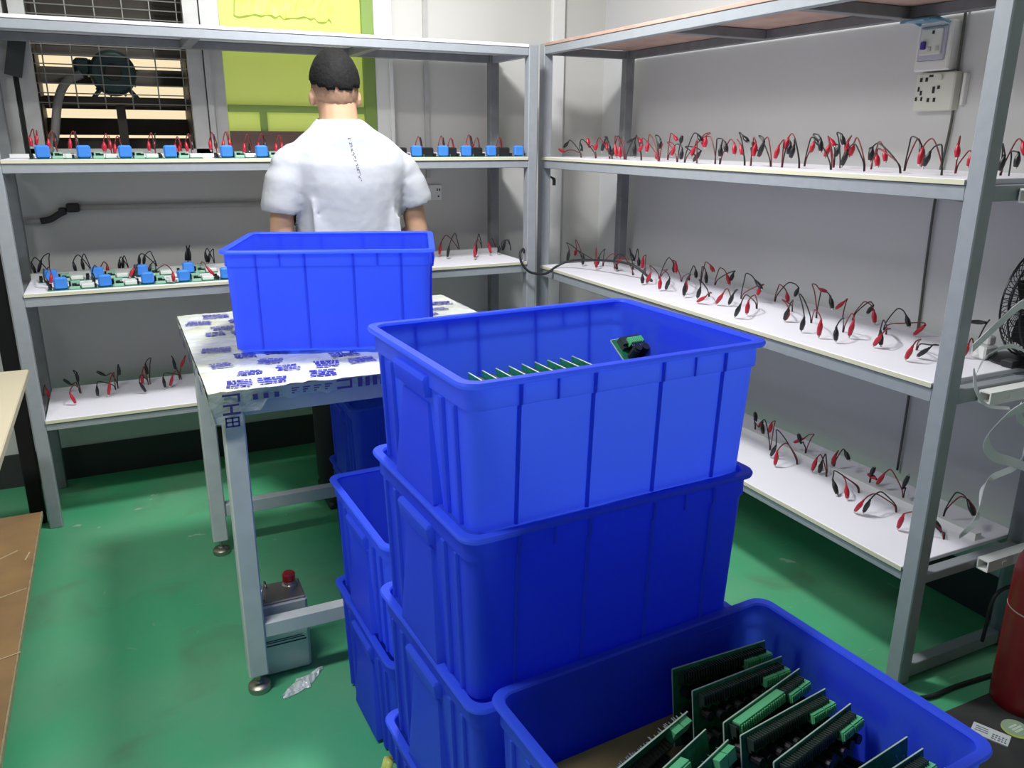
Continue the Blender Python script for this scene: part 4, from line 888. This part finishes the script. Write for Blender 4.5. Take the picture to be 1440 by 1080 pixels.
# t-shirt
def shirt_mat():
    m = mat('white_t_shirt_cloth', (.43, .44, .465), .85, 0, 0, 7, .35, detail=3); N = m.node_tree.nodes; L = m.node_tree.links; b_ = N['Principled BSDF']
    for n_ in N:
        if n_.type == 'BUMP': n_.inputs['Distance'].default_value = .03
    # small illegible vertical print down the back
    tc = N.new('ShaderNodeTexCoord'); sp = N.new('ShaderNodeSeparateXYZ'); L.new(tc.outputs['Object'], sp.inputs[0])
    def mth(op, a, b2=None, c2=None):
        x = N.new('ShaderNodeMath'); x.operation = op
        for i, v in enumerate((a, b2, c2)):
            if v is None: continue
            if hasattr(v, 'links'): L.new(v, x.inputs[i])
            else: x.inputs[i].default_value = v
        return x.outputs[0]
    # object origin is the thing's base: x runs across, z up
    lx = mth('MULTIPLY_ADD', sp.outputs['Z'], -.19, .2875)        # slanted centre line
    d = mth('ABSOLUTE', mth('SUBTRACT', mth('ADD', sp.outputs['X'], 0), mth('SUBTRACT', lx, 0)))
    band = mth('LESS_THAN', d, .0055)
    zr = mth('MULTIPLY', mth('GREATER_THAN', sp.outputs['Z'], 1.335), mth('LESS_THAN', sp.outputs['Z'], 1.49))
    yr = mth('LESS_THAN', sp.outputs['Y'], 0)
    ns = N.new('ShaderNodeTexNoise'); ns.inputs['Scale'].default_value = 150; ns.inputs['Detail'].default_value = 2; L.new(tc.outputs['Object'], ns.inputs['Vector'])
    ink = mth('MULTIPLY', mth('MULTIPLY', band, zr), mth('MULTIPLY', yr, mth('GREATER_THAN', ns.outputs['Fac'], .50)))
    mx = N.new('ShaderNodeMix'); mx.data_type = 'RGBA'; L.new(ink, mx.inputs['Factor']); mx.inputs['A'].default_value = (.43, .44, .465, 1); mx.inputs['B'].default_value = (.12, .12, .14, 1)
    L.new(mx.outputs['Result'], b_.inputs['Base Color'])
    return m
s = MB()
rn = random.Random(12)
s.loft([oval(.80, 3.185, .86, .212, .150), oval(.803, 3.185, .95, .208, .146), oval(.812, 3.18, 1.10, .203, .140), oval(.818, 3.175, 1.22, .206, .142), oval(.82, 3.17, 1.32, .222, .142), oval(.82, 3.165, 1.395, .236, .128), oval(.815, 3.16, 1.445, .222, .105), oval(.81, 3.158, 1.49, .172, .098), oval(.802, 3.158, 1.522, .122, .092), oval(.797, 3.160, 1.548, .094, .088), oval(.796, 3.160, 1.556, .086, .084)])
capsule(s, [(.625, 3.16, 1.405), (.582, 3.155, 1.33), (.557, 3.152, 1.235)], [.072, .079, .076], 18)
capsule(s, [(1.015, 3.165, 1.375), (1.058, 3.16, 1.31), (1.082, 3.16, 1.25)], [.072, .076, .074], 18)
capsule(s, [(.72, 3.16, 1.445), (.60, 3.158, 1.385)], [.066, .074], 18)
capsule(s, [(.92, 3.16, 1.432), (1.035, 3.16, 1.36)], [.066, .074], 18)
# drape folds from the arm pits down the sides
for fx, z0, z1, dx in ((.655, 1.27, .95, .02), (.70, 1.22, .93, -.01), (.965, 1.27, .94, -.015), (.985, 1.20, .95, .0), (.90, 1.14, .92, -.03)):
    capsule(s, [(fx, 3.062, z0), (fx+dx*.5, 3.052, (z0+z1)/2), (fx+dx, 3.052, z1)], [.006, .013, .012], 8)
for a_, b_ in (((.668, 3.088, 1.30), (.72, 3.066, 1.36)), ((.975, 3.09, 1.29), (.93, 3.066, 1.34)), ((.58, 3.085, 1.30), (.63, 3.10, 1.36)), ((1.06, 3.09, 1.29), (1.02, 3.10, 1.35))):
    capsule(s, [a_, ((a_[0]+b_[0])/2, (a_[1]+b_[1])/2-.004, (a_[2]+b_[2])/2), b_], [.007, .011, .006], 8)
sh = s.build('t_shirt', shirt_mat(), man); remesh(sh, .009, 6)
cut_bm = bmesh.new(); cut_bm.from_mesh(sh.data)
# open the cuffs and hem cleanly
for co, no in (((.552-PX, 3.152-PY, 1.222), (-.16, 0, -1)), ((1.088-PX, 3.16-PY, 1.238), (.28, 0, -1))):
    sel = [f for f in cut_bm.faces if all((v.co.x < -.200 if co[0] < 0 else v.co.x > .236) for v in f.verts)]
    g_ = list({e for f in sel for e in f.edges})+list({v for f in sel for v in f.verts})+sel
    bmesh.ops.bisect_plane(cut_bm, geom=g_, plane_co=co, plane_no=no, clear_outer=True)
bmesh.ops.bisect_plane(cut_bm, geom=cut_bm.verts[:]+cut_bm.edges[:]+cut_bm.faces[:], plane_co=(0, 0, .90), plane_no=(0, 0, -1), clear_outer=True)
cut_bm.to_mesh(sh.data); cut_bm.free()
so_ = sh.modifiers.new('thickness', 'SOLIDIFY'); so_.thickness = .004; so_.offset = -1
MB().tube([(.796+.083*math.cos(a), 3.160+.082*math.sin(a), 1.551+.008*math.sin(a)) for a in [2*math.pi*j/36 for j in range(37)]], .0055, 8).build('collar', MATS['white_t_shirt_cloth'], man, smooth=True)
# trousers and shoes
tr = MB(); tr.loft([oval(.80, 3.18, .80, .17, .12), oval(.80, 3.18, .88, .182, .128), oval(.80, 3.18, .95, .178, .124), oval(.80, 3.18, .99, .172, .118)])
for sx in (-1, 1): capsule(tr, [(.80+sx*.088, 3.18, .84), (.80+sx*.098, 3.168, .50), (.80+sx*.102, 3.18, .13)], [.104, .08, .068], 16)
remesh(tr.build('trousers', mat('dark_trousers', (.012, .013, .018), .8), man), .011, 5)
for sx in (-1, 1):
    sm = MB(); capsule(sm, [(.80+sx*.10, 3.14, .052), (.80+sx*.103, 3.21, .052), (.80+sx*.108, 3.30, .046)], [.048, .047, .043], 14); sm.box(.80+sx*.10-.045, .80+sx*.10+.048, 3.105, 3.335, .001, .022)
    remesh(sm.build('shoe', mat('dark_shoe', (.02, .02, .022), .5), man), .007, 3)
# ================================================================== BENCH AT LEFT
be = thing('workbench', 'low wooden workbench with cream top at the left edge', 'workbench', (-.62, 2.3, 0))
MB().rbox(-1.0, -.325, 1.15, 3.03, .725, .75, .003).build('bench_top', mat('cream_bench_top', (.50, .44, .30), .55, 0, .3, 3, .03, (.42, .36, .25)), be)
MB().rbox(-1.0, -.401, 1.0, 3.36, .082, .10, .002).build('plywood_shelf', mat('worn_brown_plywood', (.42, .245, .095), .65, 0, .8, 5, .12, (.25, .15, .07)), be)
MB().box(-.4015, -.397, 1.0, 3.36, .082, .1005).build('shelf_edge', mat('pale_chipped_edge', (.42, .36, .20), .7, 0, .7, 40), be)
for y in (1.25, 2.9):
    for x in (-.96, -.62): MB().rbox(x, x+.04, y, y+.04, 0, .725, .003).build('leg', STEELD, be)
    MB().rbox(-.93, -.62, y+.005, y+.035, .055, .082, .002).build('shelf_bearer', STEELD, be)
sp_ = MB()
for x, y, a, l in ((-.46, 2.72, .4, .06), (-.44, 2.35, .3, .05), (-.50, 3.0, .7, .06), (-.42, 2.98, 1.4, .03)): sp_.box(-l, l, -.002, .002, .1002, .103, Matrix.Translation((x, y, 0)) @ Matrix.Rotation(a, 4, 'Z'))
sp_.build('splinters', mat('pale_splinter', (.65, .52, .30), .7), be)
bp = MB().rbox(-.455, -.40, 3.47, 3.50, 0, 1.25, .004).build('black_stripe', mat('matte_black_stripe', (.006, .006, .006), .9))  # plain black box added to fill the dark band beside the post
tag(bp, 'black upright batten standing between the workbench and the left rack post', 'stripe')
# ================================================================== RIGHT FOREGROUND
fe = thing('fire_extinguisher', 'red fire extinguisher standing on the floor by the right rack', 'fire extinguisher', (2.112, 1.095, 0))
REDP = mat('red_extinguisher_paint', (.20, .006, .010), .4)
MB().lathe([(.078, 0), (.083, .006), (.084, .03), (.084, .40), (.080, .43), (.062, .47), (.036, .495), (.028, .505)], (2.112, 1.095, 0), 36).build('cylinder', REDP, fe, auto=45)
MB().lathe([(.0848, .295), (.0848, .298)], (2.112, 1.095, 0), 36).build('label_ring', mat('pale_ring', (.5, .4, .36), .5), fe)
MB().lathe([(.022, .50), (.024, .545), (.016, .56)], (2.112, 1.095, 0), 16).build('valve', BRASS, fe, auto=40)
MB().box(2.102, 2.122, 1.025, 1.105, .558, .568).box(2.102, 2.122, 1.035, 1.105, .585, .592).build('lever', BLACK, fe)
MB().tube(catmull([(2.112, 1.115, .54), (2.15, 1.185, .56), (2.20, 1.215, .48), (2.215, 1.21, .3), (2.21, 1.18, .14)], 5), .009, 8).build('hose', RUB, fe, smooth=True)
hk = MB().tube(catmull([(2.36, 1.27, .22), (2.25, 1.27, .235), (2.20, 1.272, .225), (2.185, 1.275, .19), (2.19, 1.28, .12), (2.195, 1.285, .055)], 5), .0055, 8).build('black_cable', RUB, smooth=True)
tag(hk, 'black hooked cable rising from the base rail behind the fire extinguisher', 'cable')
mt = MB().rbox(1.70, 2.36, .55, 1.16, 0.0, .004, .002).build('floor_mat', mat('black_floor_mat', (.025, .026, .025), .8, 0, .5, 12, .1, (.05, .05, .048)))
tag(mt, 'dark rubber floor mat at the lower right corner', 'mat')
fc = MB().tube(catmull([(1.66, 1.20, .007), (1.74, 1.215, .007), (1.80, 1.235, .008), (1.90, 1.215, .008), (2.0, 1.215, .008), (2.2, 1.20, .008)], 5), .006, 8).build('floor_cable', RUB, smooth=True)
tag(fc, 'black power cable lying across the green floor beside the mat', 'cable')
cdm = thing('paper_label', 'white printed paper label lying on the dark floor mat', 'label', (1.905, 1.047, .004), R(0))
MC_ = Matrix.Translation((1.905, 1.047, .0045)) @ Matrix.Rotation(R(-66), 4, 'Z')
MB().box(-.044, .044, -.026, .026, 0, .0008, MC_).build('paper', mat('label_paper', (.62, .66, .66), .6), cdm)
cl_ = MB(); rn = random.Random(5)
for q in range(3): cl_.box(-.036, -.036+rn.uniform(.02, .034), .012-q*.009, .0155-q*.009, .0008, .0011, MC_)
for q in range(5):
    for k in range(3): cl_.box(.004+q*.0075, .004+q*.0075+rn.uniform(.003, .006), -.016+k*.009, -.011+k*.009, .0008, .0011, MC_)
cl_.box(-.044, .044, -.026, -.0225, .0008, .0011, MC_)
cl_.build('printed_lettering', mat('grey_print', (.12, .15, .16), .6), cdm)
stk = thing('round_sticker', 'round lime and white sticker lying on the dark floor mat', 'sticker', (1.985, 1.03, .004))
MB().lathe([(.036, 0), (.036, .0012)], (1.985, 1.03, .0042), 30).build('disc', mat('lime_sticker', (.45, .55, .12), .4), stk)
MB().lathe([(.033, 0), (.033, .0006)], (1.988, 1.034, .0054), 30).build('inner_disc', mat('pale_green_sticker', (.30, .42, .28), .4), stk)
lt = MB()
for q, l in enumerate((.030, .036, .026)):
    x = 1.972
    while x < 1.972+l: lt.box(x, x+.004, 1.020+q*.009, 1.026+q*.009, .0060, .0064); x += .0062
lt.build('printed_lettering', mat('white_print', (.7, .75, .65), .5), stk)
# black waste bin corner
bn = thing('black_bin', 'black plastic bin cut by the lower right corner of the view', 'bin', (1.98, .865, .004))
MB().lathe([(.075, 0), (.078, .006), (.10, .26), (.106, .265), (.106, .275), (.098, .275), (.074, .012)], (1.99, .86, .0045), 30).build('body', BLACK, bn, auto=40)
# table fan with wire cage on the middle shelf of the right rack
fn = thing('desk_fan', 'black desk fan with wire cage cut by the right edge', 'fan', (2.25, 1.375, .896))
FC = Vector((2.25, 1.33, 1.075)); FM = Matrix.Translation(FC) @ Matrix.Rotation(R(180), 4, 'Z')
cg = MB()
for rr, y in ((.155, 0), (.152, -.025), (.12, -.045), (.08, -.052), (.04, -.055), (.152, .03), (.11, .05), (.06, .058)):
    cg.tube([FM @ Vector((rr*math.cos(a), y, rr*math.sin(a))) for a in [2*math.pi*j/40 for j in range(41)]], .0016 if rr < .15 else .0028, 5)
for k in range(56):
    a = 2*math.pi*k/56
    cg.tube([FM @ Vector((r_*math.cos(a), y, r_*math.sin(a))) for r_, y in ((.03, -.055), (.10, -.05), (.142, -.034), (.156, 0), (.142, .038), (.09, .055), (.04, .06))], .0011, 4)
cg.build('wire_cage', BLACK, fn)
for k in range(5):
    a = 2*math.pi*k/5
    M = FM @ Matrix.Rotation(a, 4, 'Y') @ Matrix.Translation((0, 0, .075)) @ Matrix.Rotation(R(28), 4, 'Z')
    MB().loft([[M @ Vector(p) for p in ((-.018, -.001, -.06), (.018, -.001, -.06), (.018, .001, -.06), (-.018, .001, -.06))], [M @ Vector(p) for p in ((-.045, -.001, .01), (.04, -.001, .01), (.04, .001, .01), (-.045, .001, .01))], [M @ Vector(p) for p in ((-.03, -.001, .06), (.035, -.001, .06), (.035, .001, .06), (-.03, .001, .06))]]).build('blade', BLACK, fn)
MB().cyl(FM @ Vector((0, -.03, 0)), FM @ Vector((0, .11, 0)), .03, .036, 18).build('motor', BLACK, fn, auto=40)
MB().tube([(2.25, 1.375, .915), (2.25, 1.33, .97), (2.25, 1.28, 1.05)], .012, 8).build('stem', BLACK, fn)
MB().lathe([(.075, 0), (.078, .006), (.06, .016), (.02, .022)], (2.25, 1.375, .897), 26).build('base', BLACK, fn, auto=40)
MB().rbox(2.165, 2.20, 1.335, 1.37, .897, .916, .002).build('clamp_foot', BLACK, fn)
ad = thing('power_adapter', 'small white power adapter on the middle right shelf beside the fan', 'adapter', (2.21, 1.44, .896))
MB().rbox(2.175, 2.235, 1.425, 1.47, .897, .935, .005).build('body', WHITE, ad)
MB().rbox(2.20, 2.232, 1.435, 1.462, .935, .962, .004).build('plug_top', WHITE, ad)
# packing straps hanging at the rack end
def ribbon(pts, wd, th=.0006, n=5, tw=0):
    C_ = catmull(pts, n); m = MB(); rings = []
    up = Vector((.35, -.94, 0))
    for i, p in enumerate(C_):
        t = (C_[min(i+1, len(C_)-1)]-C_[max(i-1, 0)]).normalized(); sdir = t.cross(up); sdir = sdir.normalized() if sdir.length > 1e-4 else Vector((0, 0, 1))
        a = tw*math.sin(i*.35); sdir = (Matrix.Rotation(a, 3, t) @ sdir); nn = t.cross(sdir).normalized()
        rings.append([p+sdir*wd/2+nn*th, p-sdir*wd/2+nn*th, p-sdir*wd/2-nn*th, p+sdir*wd/2-nn*th])
    return m.loft(rings)
st = thing('packing_strap', 'tangle of white plastic packing strap hanging at the right rack end', 'packing strap', (2.05, 1.24, .9))
STR = mat('white_strap_plastic', (.84, .85, .86), .35, trans=.15)
ribbon([(1.842, 1.24, 1.012), (1.93, 1.245, 1.062), (2.0, 1.25, 1.098), (2.04, 1.25, 1.11)], .025).build('strap', STR, st)
ribbon([(2.30, 1.22, .872), (2.16, 1.22, .845), (2.03, 1.225, .828), (1.965, 1.23, .79), (1.955, 1.235, .75), (2.0, 1.235, .705), (2.08, 1.235, .675), (2.18, 1.235, .635)], .027, tw=.35).build('strap', STR, st)
ribbon([(2.05, 1.225, .845), (2.075, 1.235, .80), (2.125, 1.24, .765), (2.135, 1.24, .70), (2.11, 1.24, .655), (2.02, 1.24, .64), (1.985, 1.24, .615), (1.985, 1.24, .56), (1.98, 1.24, .515), (1.925, 1.24, .485)], .016, tw=.7).build('strap', STR, st)
ribbon([(1.885, 1.25, .93), (1.91, 1.245, .985), (2.0, 1.245, 1.0), (2.09, 1.245, .96), (2.13, 1.24, .90), (2.09, 1.235, .86)], .011, tw=.6).build('strap', STR, st)
ribbon([(1.875, 1.25, .955), (1.885, 1.24, .90), (1.93, 1.235, .855), (2.02, 1.232, .835)], .009, tw=.6).build('strap', STR, st)
# cable looping over the corner between the two racks
bc = MB().tube(catmull([(1.715, 3.44, .975), (1.69, 3.40, .998), (1.662, 3.375, .98), (1.668, 3.365, .935), (1.71, 3.36, .893), (1.79, 3.36, .882), (1.87, 3.40, .905), (1.93, 3.36, .935), (1.99, 3.20, .955), (2.03, 3.02, .96), (2.06, 2.94, .925), (2.07, 2.90, .899)], 5), .0058, 8).build('black_cable', RUB, smooth=True)
tag(bc, 'thick black cable looping between the two racks at the corner posts', 'cable')
hb = MB().tube(catmull([(1.898, 3.556, 1.356), (1.893, 3.565, 1.335), (1.90, 3.56, 1.318), (1.915, 3.53, 1.305), (1.915, 3.525, 1.275)], 4), [.006]*4+[.009]*4+[.005]*4+[.008]*5, 8).build('cable_end', RUB, smooth=True)
tag(hb, 'short black cable end dangling under the upper right shelf near the corner', 'cable')
